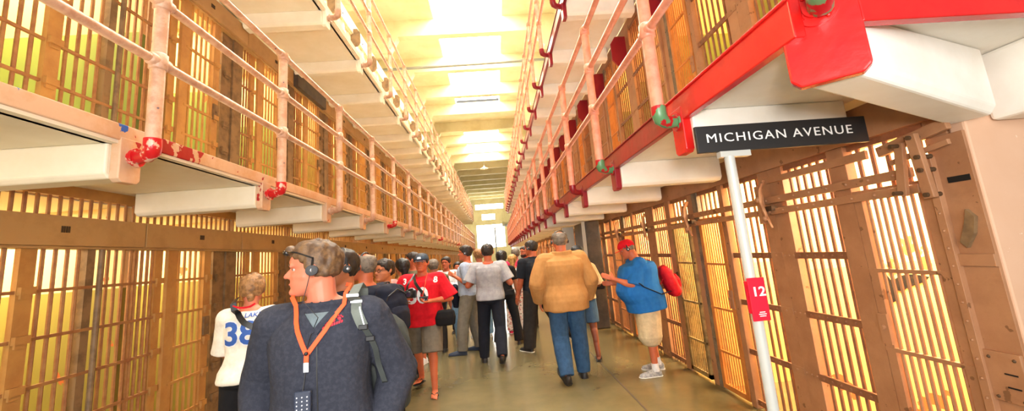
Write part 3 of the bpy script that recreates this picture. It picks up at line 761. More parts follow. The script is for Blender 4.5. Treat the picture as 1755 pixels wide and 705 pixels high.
def person(name, label, x, y, rz, H=1.75, bulk=1., depth=1., female=False, belly=0, lean=0, yaw=0, pitch=0, tilt=0,
           arms=None, legs=None, skin=None, voxel=.009, shirt=None, trousers=None, hair=None, shoes=None, group=None,
           sxy=STR, cap=None, headphones=False, face=True, heads=1.0, zoff=0, fist=(0, 0), shoulder=None, lanyard=None, headfwd=0,
           beard=None, glasses=None):
    h = H/1.75; B = Vol(); R = {}
    rad = math.radians
    def sc(v): return Vector(v)*h
    if legs is None: legs = ((3, 0, 0), (3, 0, 0))     # (splay deg, thigh forward deg, knee bend deg)
    if arms is None: arms = (((.22, .05, -1), (.12, .25, -1)), ((.22, .05, -1), (.12, .25, -1)))
    hipz = .92
    # ---- legs
    J = {}
    low = 9
    for i, sgn in enumerate((-1, 1)):      # index 0 = left (-x), 1 = right (+x)
        lg = legs[i]; sp, fw, kb = lg[0], lg[1], lg[2]; fp = lg[3] if len(lg) > 3 else None
        hip = V(sgn*(.09 if not female else .092), 0, hipz)
        td = V(sgn*math.sin(rad(sp)), math.sin(rad(fw))*math.cos(rad(sp)), -math.cos(rad(fw))*math.cos(rad(sp)))
        knee = hip+td*.43
        a = fw-kb
        sd = V(sgn*math.sin(rad(sp))*.6, math.sin(rad(a)), -math.cos(rad(a))).normalized()
        ank = knee+sd*.415
        foot_p = fp if fp is not None else 0
        J[i] = [hip, knee, ank, foot_p]
        q = math.sin(rad(max(foot_p, 0)))*.13 + math.sin(rad(max(-foot_p, 0)))*.05
        low = min(low, ank.z-.08-q*1.0)
    dz = -low
    for i in (0, 1):
        for k in range(3): J[i][k] = J[i][k]+V(0, 0, dz)
    pz = hipz+dz
    # torso transform : lean about the hip
    def TT(lean_=lean):
        return Matrix.Translation((0, 0, pz)) @ Matrix.Rotation(rad(-lean_), 4, 'X') @ Matrix.Translation((0, 0, -hipz))
    T = TT(); SH = Matrix.Scale(h, 4)
    bw, bd = bulk, bulk*depth
    sw = (.178 if not female else .155)*(shoulder or 1)*(.5+.5*bw)
    if not female:
        tor = [(.84, .07, .06, 0), (.87, .135, .095, -.005), (.92, .162, .112, -.01), (.98, .165, .112, -.005), (1.04, .156, .105, 0), (1.10, .150, .102, .005),
               (1.18, .153, .108, .005), (1.27, .163, .116, .0), (1.34, .168, .114, -.005), (1.395, .158, .100, -.01), (1.43, .125, .082, -.012), (1.455, .085, .068, -.01)]
    else:
        tor = [(.84, .07, .06, 0), (.87, .145, .10, -.008), (.92, .172, .116, -.015), (.98, .165, .108, -.008), (1.04, .140, .095, 0), (1.10, .128, .090, .005),
               (1.18, .134, .10, .012), (1.26, .146, .118, .018), (1.33, .148, .108, .005), (1.385, .140, .090, -.008), (1.42, .11, .075, -.012), (1.45, .072, .060, -.01)]
    def torso(infl=0, z0=0, hem=0, bell=belly):
        out = []
        for (z, rx, ry, cy) in tor:
            if z < z0: continue
            g = math.exp(-((z-1.08)/.13)**2)*bell
            taper = 1 if z < 1.41 else .0
            fl = hem*max(0, (1.15-z)/.25)
            out.append((z*h, (rx*(bw if taper else 1+(bw-1)*.4)+infl+g*.35+fl)*h, (ry*(bd if taper else 1)+infl+g*.5+fl)*h, (cy+g*.42)*h))
        return out
    Ts = Matrix.Translation((0, 0, 0)) @ (Matrix.Translation((0, 0, pz*h)) @ Matrix.Rotation(rad(-lean), 4, 'X') @ Matrix.Translation((0, 0, -hipz*h)))
    B.loft(torso(), 24, Ts)
    # neck + head frame
    neck0 = Ts @ (V(0, -.012, 1.43)*h); nk = V(0, .03, .105)
    NT = Ts @ Matrix.Translation(V(0, -.01, 1.47)*h) @ Matrix.Rotation(rad(lean*.75), 4, 'X')
    HT = NT @ Matrix.Rotation(rad(yaw), 4, 'Z') @ Matrix.Rotation(rad(pitch), 4, 'X') @ Matrix.Rotation(rad(tilt), 4, 'Y') @ Matrix.Translation(V(0, .018+headfwd, .045)*h) @ Matrix.Scale(h*heads, 4)
    nr = .054 if not female else .050
    B.cap(neck0, HT @ V(0, -.022, .06), nr*h*(1+(bw-1)*.5), nr*h*(1+(bw-1)*.3), 16)
    B.cap(Ts @ (V(-.03, -.02, 1.44)*h), Ts @ (V(.03, -.02, 1.44)*h), .065*h, .065*h, 14)
    hr = head_pts()
    if face:
        for r in hr:
            for v in r:
                if v.y > .03:
                    for ex_ in (-.031, .031):
                        d2 = ((v.x-ex_)/.016)**2+((v.z-.120)/.011)**2
                        v.y -= .011*math.exp(-d2)
    loft_rings(B, hr, HT)
    def hc(a, b, ra, rb, n=10, flat=None): B.cap(HT @ Vector(a), HT @ Vector(b), ra*h*heads, rb*h*heads, n, flat)
    if face:
        hc((0, .083, .124), (0, .106, .092), .0075, .0115); hc((-.010, .095, .088), (.010, .095, .088), .0085, .0085)
        hc((0, .088, .10), (0, .108, .088), .009, .009)
        hc((-.016, .084, .058), (.016, .084, .058), .0075, .0075); hc((-.014, .083, .049), (.014, .083, .049), .0085, .0085)
        hc((-.012, .080, .018), (.012, .080, .018), .016, .016); hc((-.045, .078, .137), (.045, .078, .137), .0085, .0085)
        hc((-.03, .06, .09), (-.05, .03, .085), .022, .02); hc((.03, .06, .09), (.05, .03, .085), .022, .02)
    for sgn in (-1, 1):
        B.tube([HT @ V(sgn*(.070), -.004, .085), HT @ V(sgn*.078, -.004, .09), HT @ V(sgn*.082, -.012, .112), HT @ V(sgn*.078, -.012, .135), HT @ V(sgn*.07, -.008, .14)],
               [.006*h, .012*h, .017*h, .015*h, .006*h], 10, flat=.9)
    # ---- legs mesh
    lt = bulk if bulk < 1.25 else 1.25
    for i, sgn in enumerate((-1, 1)):
        hip, knee, ank, fp = J[i]
        hip, knee, ank = sc(hip), sc(knee), sc(ank)
        B.cap(hip+V(0, 0, .0), knee, .083*h*lt, .053*h*(.7+.3*lt), 14); 
        B.cap(knee, ank, .050*h*(.7+.3*lt), .034*h, 14)
        d = (ank-knee).normalized()
        back = V(0, -1, 0)
        B.cap(knee+d*.06*h+back*.012*h, knee+d*.20*h+back*.012*h, .050*h*(.6+.4*lt), .042*h, 12)
        # bare foot inside the shoe
        FR = Matrix.Translation(ank) @ Matrix.Rotation(rad(-fp), 4, 'X') @ Matrix.Rotation(rad(-sgn*8), 4, 'Z')
        B.tube([FR @ (V(0, -.05, -.05)*h), FR @ (V(0, -.02, -.035)*h), FR @ (V(0, .05, -.045)*h), FR @ (V(0, .11, -.058)*h), FR @ (V(0, .15, -.064)*h)],
               [.020*h, .032*h, .036*h, .040*h, .022*h], 12, flat=.55)
        B.cap(FR @ (V(0, 0, 0)*h), FR @ (V(0, .0, -.045)*h), .033*h, .03*h)
        for t_ in range(5):
            xx = (-.026+.014*t_)*sgn*-1
            B.cap(FR @ (V(xx, .135, -.066)*h), FR @ (V(xx, .175-.010*t_, -.070)*h), (.011 if t_ == 0 else .0085)*h, (.010 if t_ == 0 else .0075)*h, 8)
        J[i] = [hip, knee, ank, FR]
    # ---- arms
    A = {}
    for i, sgn in enumerate((-1, 1)):
        ar = arms[i]
        shp = Ts @ (V(sgn*sw, -.01, 1.405)*h)
        u = V(ar[0][0]*sgn, ar[0][1], ar[0][2]).normalized(); f_ = V(ar[1][0]*sgn, ar[1][1], ar[1][2]).normalized()
        el = shp+u*.29*h; wr = el+f_*.25*h
        at = (.6+.4*bulk)
        B.cap(Ts @ (V(sgn*.09, -.01, 1.405)*h), shp, .055*h, .056*h*at, 14)
        B.cap(shp, el, .052*h*at, .040*h*at, 14); B.cap(el, wr, .041*h*at, .027*h, 14); B.cap(el+f_*.03*h, el+f_*.12*h, .043*h*at, .038*h*at, 12)
        # hand
        hd = (V(ar[2][0]*sgn, ar[2][1], ar[2][2]).normalized() if len(ar) > 2 else f_)
        pn = (V(ar[3][0]*sgn, ar[3][1], ar[3][2]) if len(ar) > 3 else V(-sgn, 0, 0)); pn = (pn-hd*pn.dot(hd)).normalized()   # palm faces this way
        td = hd.cross(pn)*(sgn)
        if len(ar) > 3 and len(ar) > 4 and ar[4]: td = -td
        curl = fist[i]*1.0+.25
        p0 = wr
        B.cap(p0, p0+hd*.03*h, .026*h, .03*h, 12)
        for q in (-.024, -.008, .008, .024): B.cap(p0+hd*.025*h+td*q*.7*h, p0+hd*.088*h+td*q*h, .0135*h, .0125*h, 10)
        fl_ = (.060, .074, .080, .072)
        for j, q in enumerate((-.027, -.009, .009, .027)):
            base = p0+hd*.09*h+td*q*h; ang = curl*.6; d1 = (hd*math.cos(ang)+pn*math.sin(ang)); L = fl_[j]*h
            a1 = base+d1*L*.45; ang2 = ang+curl*1.0; d2 = hd*math.cos(ang2)+pn*math.sin(ang2); a2 = a1+d2*L*.32
            ang3 = ang2+curl*.7; d3 = hd*math.cos(ang3)+pn*math.sin(ang3); a3 = a2+d3*L*.25
            B.cap(base, a1, .0098*h, .009*h, 8); B.cap(a1, a2, .009*h, .0082*h, 8); B.cap(a2, a3, .0082*h, .007*h, 8)
        tb = p0+hd*.028*h+td*.026*h; t1 = tb+(td*.75+hd*.6+pn*.25).normalized()*.042*h; t2 = t1+(td*.3+hd*.85+pn*.4).normalized()*.032*h
        B.cap(tb, t1, .0135*h, .0115*h, 8); B.cap(t1, t2, .011*h, .0085*h, 8)
        A[i] = dict(sh=shp, el=el, wr=wr, u=u, f=f_, hd=hd, pn=pn, palm=p0+hd*.07*h+pn*.02*h)
    smi = 2 if voxel < .009 else 2
    body = remesh(B, name, voxel, smi, skin or SK['light'], sxy=sxy)
    body['label'] = label; body['category'] = 'person'
    if group: body['group'] = group
    R['body'] = body
    bp = body
    # ---- clothes
    def sleeve(S, i, infl, frac, wide=1.0):
        a = A[i]; at = (.6+.4*bulk); sgn = -1 if i == 0 else 1
        inn = Ts @ (V(sgn*.09, -.01, 1.40)*h)
        S.cap(inn, a['sh'], (.058+infl*.9)*h, (.058*at+infl)*h, 14)
        r0 = (.055*at+infl)*h; r1 = (.046*at+infl*wide)*h; r2 = (.031+infl*wide)*h
        if frac <= 1:
            e = a['sh']+a['u']*.29*h*frac
            S.tube([a['sh'], a['sh']+(e-a['sh'])*.5, e], [r0, r0, (r0+(r1-r0)*frac)*1.06], 16)
        else:
            e = a['el']+a['f']*.25*h*(frac-1)
            S.tube([a['sh'], a['el']-a['u']*.05*h, a['el']+a['f']*.03*h, e-a['f']*.03*h, e], [r0, (r0+r1)/2, r1*1.05, r1+(r2-r1)*(frac-1)*.7, r1+(r2-r1)*(frac-1)], 16)
            S.cap(a['sh'], a['el'], r0, r1, 14)
    if shirt:
        S = Vol(); z0 = shirt.get('hem', .92); inf = shirt.get('infl', .014)
        rg = torso(inf, max(z0, .91), shirt.get('flare', .0))
        if rg[0][0] > z0*h+.01: rg = [(z0*h, rg[0][1]*.97, rg[0][2]*.97, rg[0][3])] + rg
        else: rg[0] = (z0*h,)+rg[0][1:]
        # neck opening sits on the last ring
        rg[-1] = (rg[-1][0]-.0*h, rg[-1][1]*.92, rg[-1][2]*.95, rg[-1][3])
        if shirt.get('collar'):
            z, rx, ry, cy = rg[-1]; rg += [(z+.03*h, rx*.92, ry*1.0, cy), (z+shirt['collar']*h, rx*.95, ry*1.03, cy+.004)]
        S.loft(rg, 28, Ts)
        for i in (0, 1): sleeve(S, i, inf, shirt.get('sleeve', .7), shirt.get('wide', 1.0))
        R['shirt'] = remesh(S, shirt.get('name', 'shirt'), voxel*.95, shirt.get('sm', 2), shirt['m'], bp, disp=shirt.get('disp', (.006, 9, .6)), sxy=sxy)
        if shirt.get('label'): R['shirt']['label'] = shirt['label']
    if trousers:
        S = Vol(); fr = trousers.get('len', 2.0); inf = trousers.get('infl', .012); top = trousers.get('top', 1.02)
        rg = [r for r in torso(trousers.get('infl_top', .012), .80) if r[0] <= top*h+.001]; rg.append((top*h,)+rg[-1][1:])
        S.loft(rg, 24, Ts)
        for i in (0, 1):
            hip, knee, ank, FR = J[i]
            r0 = (.083*lt+inf)*h; r1 = (.056*lt+inf*trousers.get('wide', 1.2))*h; r2 = (.040+inf*trousers.get('wide', 1.2)*1.3+trousers.get('bell', 0))*h
            S.cap(hip, hip+(knee-hip)*.5, r0, (r0+r1)/2, 14)
            if fr <= 1:
                e = hip+(knee-hip)*fr; re = (r0+(r1-r0)*fr)*trousers.get('hemw', 1.1)
                S.tube([hip, hip+(knee-hip)*fr*.5, e], [r0, (r0+re)/2, re], 18)
            else:
                e = knee+(ank+V(0, 0, -.015*h)-knee)*(fr-1)
                S.cap(hip, knee, r0, r1, 16)
                S.cap(knee, knee+(e-knee)*.3, r1, r1*.98, 16)
                S.tube([knee, knee+(e-knee)*.35, knee+(e-knee)*.7, e], [r1, r1*1.02, (r1+r2)/2, r2], 18)
        R['trousers'] = remesh(S, trousers.get('name', 'trousers'), voxel*.95, 2, trousers['m'], bp, disp=trousers.get('disp', (.005, 8, .5)), sxy=sxy)
        if trousers.get('label'): R['trousers']['label'] = trousers['label']
    if shoes:
        for i, sgn in enumerate((-1, 1)):
            FR = J[i][3]
            if shoes.get('kind') == 'sandal':
                so = Vol(); out = [(-.055, .030), (-.03, .036), (.03, .037), (.09, .044), (.14, .046), (.175, .036), (.19, .012)]
                poly = [(w, y_) for y_, w in out]+[(-w, y_) for y_, w in reversed(out)]
                b_ = len(so.v)
                vs = [FR @ (V(px, py, -.082)*h) for px, py in poly]+[FR @ (V(px, py, -.098)*h) for px, py in poly]; n_ = len(poly)
                so.add(vs, [tuple(range(n_)), tuple(range(2*n_-1, n_-1, -1))]+[(k, k+n_, (k+1) % n_+n_, (k+1) % n_) for k in range(n_)])
                o = so.build('sandal', shoes['m'], bp); o.data.transform(Matrix.Diagonal((sxy, sxy, 1, 1)))
                st = MB(); st.tube([FR @ (V(-.036, .05, -.08)*h), FR @ (V(-.03, .08, -.035)*h), FR @ (V(.0, .12, -.045)*h), FR @ (V(.03, .08, -.035)*h), FR @ (V(.036, .05, -.08)*h)], .007*h, 8)
                q = st.build('strap', shoes['m'], o, smooth=True); q.data.transform(Matrix.Diagonal((sxy, sxy, 1, 1)))
                continue
            S = Vol()
            prof = [(-.068, .018, .045), (-.055, .032, .075), (-.02, .038, .092), (.03, .040, .088), (.07, .043, .066), (.11, .047, .052), (.15, .045, .042), (.185, .033, .032), (.20, .014, .022)]
            vs = []; n_ = 14
            for (yy, w, hh) in prof:
                for k in range(n_):
                    t = 2*PI*k/n_; c, q = math.cos(t), math.sin(t)
                    zz = (hh*q if q > 0 else .014*q)
                    vs.append(FR @ (V(math.copysign(abs(c)**.7, c)*w, yy, -.072+zz)*h))
            m_ = len(prof)
            S.add(vs, [(a*n_+k, a*n_+(k+1) % n_, (a+1)*n_+(k+1) % n_, (a+1)*n_+k) for a in range(m_-1) for k in range(n_)]+[tuple(range(n_-1, -1, -1)), tuple((m_-1)*n_+k for k in range(n_))])
            o = S.build('shoe', shoes['m'], bp, smooth=True); o.data.transform(Matrix.Diagonal((sxy, sxy, 1, 1)))
            so = Vol(); out = [(-.074, .018), (-.058, .036), (-.02, .042), (.05, .045), (.11, .052), (.155, .049), (.19, .036), (.208, .012)]
            poly = [(w, y_) for y_, w in out]+[(-w, y_) for y_, w in reversed(out)]; n_ = len(poly)
            vs = [FR @ (V(px, py, -.072)*h) for px, py in poly]+[FR @ (V(px, py, -.096)*h) for px, py in poly]
            so.add(vs, [tuple(range(n_)), tuple(range(2*n_-1, n_-1, -1))]+[(k, k+n_, (k+1) % n_+n_, (k+1) % n_) for k in range(n_)])
            q = so.build('sole', shoes.get('sole', shoes['m']), o); q.data.transform(Matrix.Diagonal((sxy, sxy, 1, 1)))
            if shoes.get('sock'):
                an = J[i][2]; kn = J[i][1]; dd = (kn-an).normalized()
                sk_ = MB().tube([an-dd*.02*h, an+dd*.03*h, an+dd*.075*h], [.046*h, .041*h, .042*h], 16).build('sock', shoes['sock'], bp, smooth=True)
                sk_.data.transform(Matrix.Diagonal((sxy, sxy, 1, 1)))
    # ---- head things
    def xf(o): o.data.transform(Matrix.Diagonal((sxy, sxy, 1, 1))); return o
    if hair:
        S = Vol(); loft_rings(S, hair_rings(hair.get('t', .012), hair.get('hl', .185), hair.get('nape', .03), hair.get('bald', 0), hair.get('side', .11), hair.get('top', 1.0)), HT)
        for (a, b, ra, rb) in hair.get('extra', []): S.cap(HT @ Vector(a), HT @ Vector(b), ra*h, rb*h, 12)
        R['hair'] = remesh(S, 'hair', min(voxel, .008)*.9, 1, hair['m'], bp, disp=hair.get('disp', (.006, 40, .5)), sxy=sxy)
    if face:
        for sgn in (-1, 1):
            e = MB().ball(HT @ V(sgn*.030, .0675, .120), .0092*h*heads, 12)
            eo = xf(e.build('eye', SK['eyewhite'], bp, smooth=True))
            xf(MB().ball(HT @ V(sgn*.0305, .0722, .120), .0060*h*heads, 10).build('iris', SK['iris'], eo, smooth=True))
            if hair:
                xf(MB().tube([HT @ V(sgn*.016, .0885, .137), HT @ V(sgn*.034, .0865, .142), HT @ V(sgn*.050, .072, .137)], [.003*h, .0042*h, .002*h], 8).build('eyebrow', hair['m'], bp, smooth=True))
        lipm = SK['lip']
        xf(MB().tube([HT @ V(-.021, .082, .0535), HT @ V(-.01, .0905, .0545), HT @ V(.01, .0905, .0545), HT @ V(.021, .082, .0535)], [.002*h, .0042*h, .0042*h, .002*h], 8).build('lips', lipm, bp, smooth=True))
    if beard:
        S = Vol(); rr = []
        for r in head_pts():
            q = []
            for v in r:
                msk = 1 if (v.z < interp(v.y, [-.02, .02, .06, .09], [.10, .09, .062, .070]) and v.y > -.02) else 0
                d = (v-Vector((0, 0, .1))).normalized(); q.append(v+d*(.008*msk-.012*(1-msk)))
            rr.append(q)
        loft_rings(S, rr, HT); remesh(S, 'beard', .007, 1, beard, bp, disp=(.003, 50, 1), sxy=sxy)
    if glasses:
        g = MB()
        for sgn in (-1, 1):
            pts = [HT @ V(sgn*.032+.021*math.cos(a), .094-.002*abs(math.cos(a)), .118+.015*math.sin(a)) for a in np.linspace(0, 2*PI, 14)]
            g.tube(pts, .0022*h, 6); g.tube([HT @ V(sgn*.053, .092, .122), HT @ V(sgn*.074, .06, .122), HT @ V(sgn*.08, -.01, .12)], .002*h, 6)
        g.tube([HT @ V(-.012, .096, .12), HT @ V(.012, .096, .12)], .002*h, 6)
        xf(g.build('glasses', glasses, bp, smooth=True))
    if cap:
        S = Vol(); rr = []
        for r in head_pts():
            q = []
            for v in r:
                msk = 1 if v.z > interp(v.y, [-.1, 0, .09], [.118, .135, .150]) else 0
                d = (v-Vector((0, 0, .1))).normalized(); q.append(v+d*(.014*msk-.012*(1-msk)))
            rr.append(q)
        loft_rings(S, rr, HT); co_ = remesh(S, 'cap', .007, 1, cap['m'], bp, sxy=sxy)
        b_ = Vol(); pts = []
        for a in np.linspace(-PI/2, PI/2, 13):
            pts.append((math.sin(a)*.072, .06+math.cos(a)*.105))
        vs = [HT @ V(px, py, .150-.10*(py-.06)*.7-abs(px)*.15) for px, py in pts]+[HT @ V(px, py, .144-.10*(py-.06)*.7-abs(px)*.15) for px, py in pts]; n_ = len(pts)
        b_.add(vs, [tuple(range(n_)), tuple(range(2*n_-1, n_-1, -1))]+[(k, k+n_, (k+1) % n_+n_, (k+1) % n_) for k in range(n_)])
        xf(b_.build('brim', cap.get('brim', cap['m']), co_))
        if cap.get('patch'):
            xf(MB().add([HT @ V(-.024, .112, .168), HT @ V(.024, .112, .168), HT @ V(.018, .106, .195), HT @ V(-.018, .106, .195)], [(0, 1, 2, 3)]).build('patch', cap['patch'], co_))
    if headphones:
        hp_ = MB(); up = .258 if hair and hair.get('t', .012) > .02 else .247
        bk = headphones if isinstance(headphones, (int, float)) and not isinstance(headphones, bool) else -.01
        pts = [HT @ V(math.cos(a)*.092, -.005+bk*math.sin(a), .11+math.sin(a)*(up-.11)) for a in np.linspace(0, PI, 19)]
        hp_.tube(pts, .0055*h*heads, 8, flat=1.6)
        ho_ = xf(hp_.build('headphones', SK['black'], bp, smooth=True))
        for sgn in (-1, 1):
            pd = MB().tube([HT @ V(sgn*.080, -.005, .11), HT @ V(sgn*.086, -.005, .11), HT @ V(sgn*.098, -.005, .11), HT @ V(sgn*.103, -.005, .11)], [.018*h*heads, .025*h*heads, .023*h*heads, .012*h*heads], 18)
            po_ = xf(pd.build('ear_pad', SK['dgrey'], ho_, smooth=True))
            xf(MB().ball(HT @ V(sgn*.103, -.005, .11), .009*h*heads, 10, (.3, 1, 1)).build('badge', SK['silver'], po_, smooth=True))
    # surface projector (local, already stretched)
    def surf(part='shirt'):
        o = R[part]; me = o.data
        bm = bmesh.new(); bm.from_mesh(me); t = BVHTree.FromBMesh(bm); bm.free(); return t
    R.update(J=J, A=A, HT=HT, Ts=Ts, h=h, sxy=sxy, surf=surf)
    def proj(t, x_, z_, front=True, off=.006, dirx=0):
        s = 1 if front else -1
        hit = t.ray_cast(V(x_, s*1.0, z_), V(0, -s, 0))
        return (hit[0]+V(0, s*off, 0)) if hit[0] else V(x_, s*.12, z_)
    R['proj'] = proj
    if lanyard:
        t = surf(); zc = (Ts @ (V(0, 0, 1.44)*h)).z; zl = zc-.30*h
        for sgn in (-1, 1):
            pts = []
            for u in np.linspace(0, 1, 9):
                pts.append(proj(t, sgn*sxy*h*(.075*(1-u)+.004), zc-.012-(.30*h)*u, True, .004))
            back = V(sgn*.055*sxy*h, -.055*sxy*h, zc+.035*h)
            pts = [Ts.to_3x3() @ V(0, 0, 0)+back] + [V(sgn*.082*sxy*h, 0, zc+.012)] + pts
            m_ = MB().tube(pts, .0065*h, 8, flat=.35); m_.build('lanyard', lanyard, bp, smooth=True)
    body.location = (x, y, zoff); body.rotation_euler = (0, 0, rad(rz))
    return R

def cloth(name, rgb, rgb2=None, rough=.85, scale=14, thr=(.35, .7), **k):
    return mat(name, rgb, rough, rgb2=rgb2 or tuple(int(c*.86) for c in rgb), scale=scale, thr=thr, bump=.12, bscale=160, spec=.2, **k)
SK = {
    'light': mat('skin_light', (200, 122, 94), .5, rgb2=(188, 106, 80), scale=5, thr=(.3, .7), spec=.35),
    'ruddy': mat('skin_ruddy', (196, 108, 74), .5, rgb2=(178, 92, 62), scale=6, thr=(.3, .7), spec=.35),
    'tan': mat('skin_tan', (190, 120, 84), .5, rgb2=(172, 102, 68), scale=6, thr=(.3, .7), spec=.35),
    'brown': mat('skin_brown', (126, 66, 44), .5, rgb2=(108, 54, 36), scale=6, thr=(.3, .7), spec=.35),
    'eyewhite': mat('eye_white', (176, 160, 150), .3), 'iris': mat('iris_dark', (60, 48, 40), .2),
    'lip': mat('lip', (190, 104, 92), .45), 'black': mat('black_plastic', (28, 28, 30), .4), 'dgrey': mat('dark_grey_foam', (60, 60, 62), .7),
    'silver': mat('silver_badge', (210, 214, 220), .25, .7),
}
HR = {'brown': mat('brown_hair', (76, 54, 36), .6, rgb2=(106, 78, 50), scale=30), 'dark': mat('dark_hair', (34, 26, 22), .55, rgb2=(48, 36, 30), scale=30),
      'black': mat('black_hair', (22, 18, 18), .5), 'blond': mat('blond_hair', (190, 146, 86), .6, rgb2=(150, 108, 62), scale=30),
      'grey': mat('grey_hair', (120, 108, 96), .65, rgb2=(88, 78, 70), scale=30), 'dblond': mat('dark_blond_hair', (150, 108, 66), .6, rgb2=(112, 78, 46), scale=30)}
C = {'fleece': mat('charcoal_blue_fleece', (46, 48, 58), .9, rgb2=(54, 56, 66), scale=60, bump=.25, bscale=300, spec=.15),
     'teal': cloth('grey_teal_tshirt', (104, 116, 122)), 'jersey': cloth('white_jersey', (232, 224, 210)), 'blackc': cloth('black_cloth', (26, 25, 28)),
     'navy': cloth('navy_cloth', (28, 32, 48)), 'red': cloth('red_jersey', (206, 22, 38)), 'greyshort': cloth('grey_brown_shorts', (112, 104, 94)),
     'greytee': cloth('light_grey_tshirt', (166, 166, 172)), 'dkjean': cloth('very_dark_jeans', (30, 32, 42)), 'jean': cloth('blue_jeans', (52, 84, 118), (40, 62, 92)),
     'ltjean': cloth('light_blue_jeans', (120, 152, 184), (84, 120, 156)), 'tanj': cloth('tan_jacket', (178, 130, 78), (166, 118, 68)), 'bluetee': cloth('blue_polo', (38, 112, 190), (32, 98, 172)),
     'beige': cloth('beige_shorts', (214, 194, 158)), 'pink': cloth('dusty_pink_top', (214, 158, 152)), 'white': cloth('white_cloth', (232, 232, 236)),
     'ltblue': cloth('pale_blue_shirt', (170, 186, 210)), 'greytr': cloth('grey_trousers', (124, 118, 106)), 'blktee': cloth('black_tshirt', (30, 34, 42)),
     'dktr': cloth('dark_grey_trousers', (50, 46, 44)), 'hotpink': cloth('hot_pink_top', (226, 60, 100)), 'creamtop': cloth('cream_top', (226, 186, 140)),
     'denimsh': cloth('denim_shorts', (60, 84, 110)), 'olive': cloth('olive_grey_top', (112, 104, 80)),
     'plaid': mat('plaid_pack', (54, 50, 74), .8, rgb2=(214, 206, 214), scale=34, thr=(.5, .53), extra=[((170, 60, 90), 26, .60)]),
     'floral': mat('floral_trousers', (222, 206, 196), .8, rgb2=(190, 90, 90), scale=26, thr=(.54, .58), extra=[((96, 110, 90), 22, .62)]),
     'packgrey': cloth('dark_grey_backpack', (62, 66, 64)), 'packred': cloth('red_backpack', (216, 26, 40), rough=.6), 'strapgrey': cloth('grey_strap', (112, 118, 112)),
     'orange': mat('orange_lanyard', (255, 84, 40), .6, spec=.3), 'reflect': mat('reflective_tape', (236, 238, 250), .25, spec=.8),
     'shoeg': mat('grey_sneaker', (176, 174, 172), .6, rgb2=(130, 130, 134), scale=30), 'shoew': mat('white_rubber', (230, 228, 222), .5), 'shoed': mat('dark_shoe', (40, 36, 34), .5),
     'shoepink': mat('grey_pink_sneaker', (120, 120, 128), .6, rgb2=(226, 70, 96), scale=14, thr=(.5, .52)), 'shoenavy': mat('navy_sneaker', (44, 54, 74), .7), 'bluep': mat('jersey_blue_print', (44, 84, 160), .6)}

def decal(R, objs_text, part='shirt', front=False):
    """lays flat lettering on the cloth surface: list of (text, size, x, z, material, offset)"""
    t = R['surf'](part); s = 1 if front else -1; out = []
    for (tx, size, cx, cz, m, name, sx, off, bold) in objs_text:
        o = text(name, tx, size, (0, 0, 0), (0, 0, 0), m, None, 1, bold, 0.0)
        bm = bmesh.new(); bm.from_mesh(o.data)
        bmesh.ops.triangulate(bm, faces=bm.faces)
        for _ in range(3):
            ed = [e for e in bm.edges if e.calc_length() > .02]
            if ed: bmesh.ops.subdivide_edges(bm, edges=ed, cuts=1); bmesh.ops.triangulate(bm, faces=bm.faces)
        for v in bm.verts:
            x = v.co.x*sx; z = v.co.y
            lx = cx+(x if not front else -x)
            v.co = R['proj'](t, lx, cz+z, front, off)
        bmesh.ops.recalc_face_normals(bm, faces=bm.faces)
        bm.to_mesh(o.data); bm.free(); o.parent = R['body']; out.append(o)
    return out
def ribbon(R, pts2, name, m, w, part='shirt', front=True, off=.008, parent=None, extra0=(), extra1=(), flat=.3, n=3):
    """strap over the cloth: pts2 = list of (x,z) projected on front/back"""
    t = R['surf'](part); P = [Vector(p) for p in extra0]
    for i in range(len(pts2)-1):
        for u in range(n):
            a = pts2[i]; b = pts2[i+1]; f_ = u/n
            P.append(R['proj'](t, a[0]+(b[0]-a[0])*f_, a[1]+(b[1]-a[1])*f_, front, off))
    P.append(R['proj'](t, pts2[-1][0], pts2[-1][1], front, off)); P += [Vector(p) for p in extra1]
    # flat band made from left/right offsets
    mb = MB(); vs = []
    s = 1 if front else -1
    for i, p in enumerate(P):
        q = P[min(i+1, len(P)-1)]-P[max(i-1, 0)]; q.normalize(); out = V(0, s, 0.15).normalized()
        sd = q.cross(out); 
        if sd.length < .2: sd = V(1, 0, 0)
        sd.normalize(); vs += [p-sd*w/2, p+sd*w/2, p+sd*w/2-out*.004, p-sd*w/2-out*.004]
    fs = []
    for i in range(len(P)-1):
        for k in range(4): fs.append((i*4+k, i*4+(k+1) % 4, (i+1)*4+(k+1) % 4, (i+1)*4+k))
    fs += [(3, 2, 1, 0), tuple(len(P)*4-4+k for k in range(4))]
    mb.add(vs, fs); return mb.build(name, m, parent if parent else R['body'], smooth=True)
def world_of(R, p): 
    b = R['body']; return Matrix.Translation(b.location) @ Matrix.Rotation(b.rotation_euler.z, 4, 'Z') @ Vector(p)
def held(name, R, p, label, cat, rzoff=0, group=None):
    w = world_of(R, p); return empty(name, w, R['body'].rotation_euler.z+rzoff, label, cat, group)
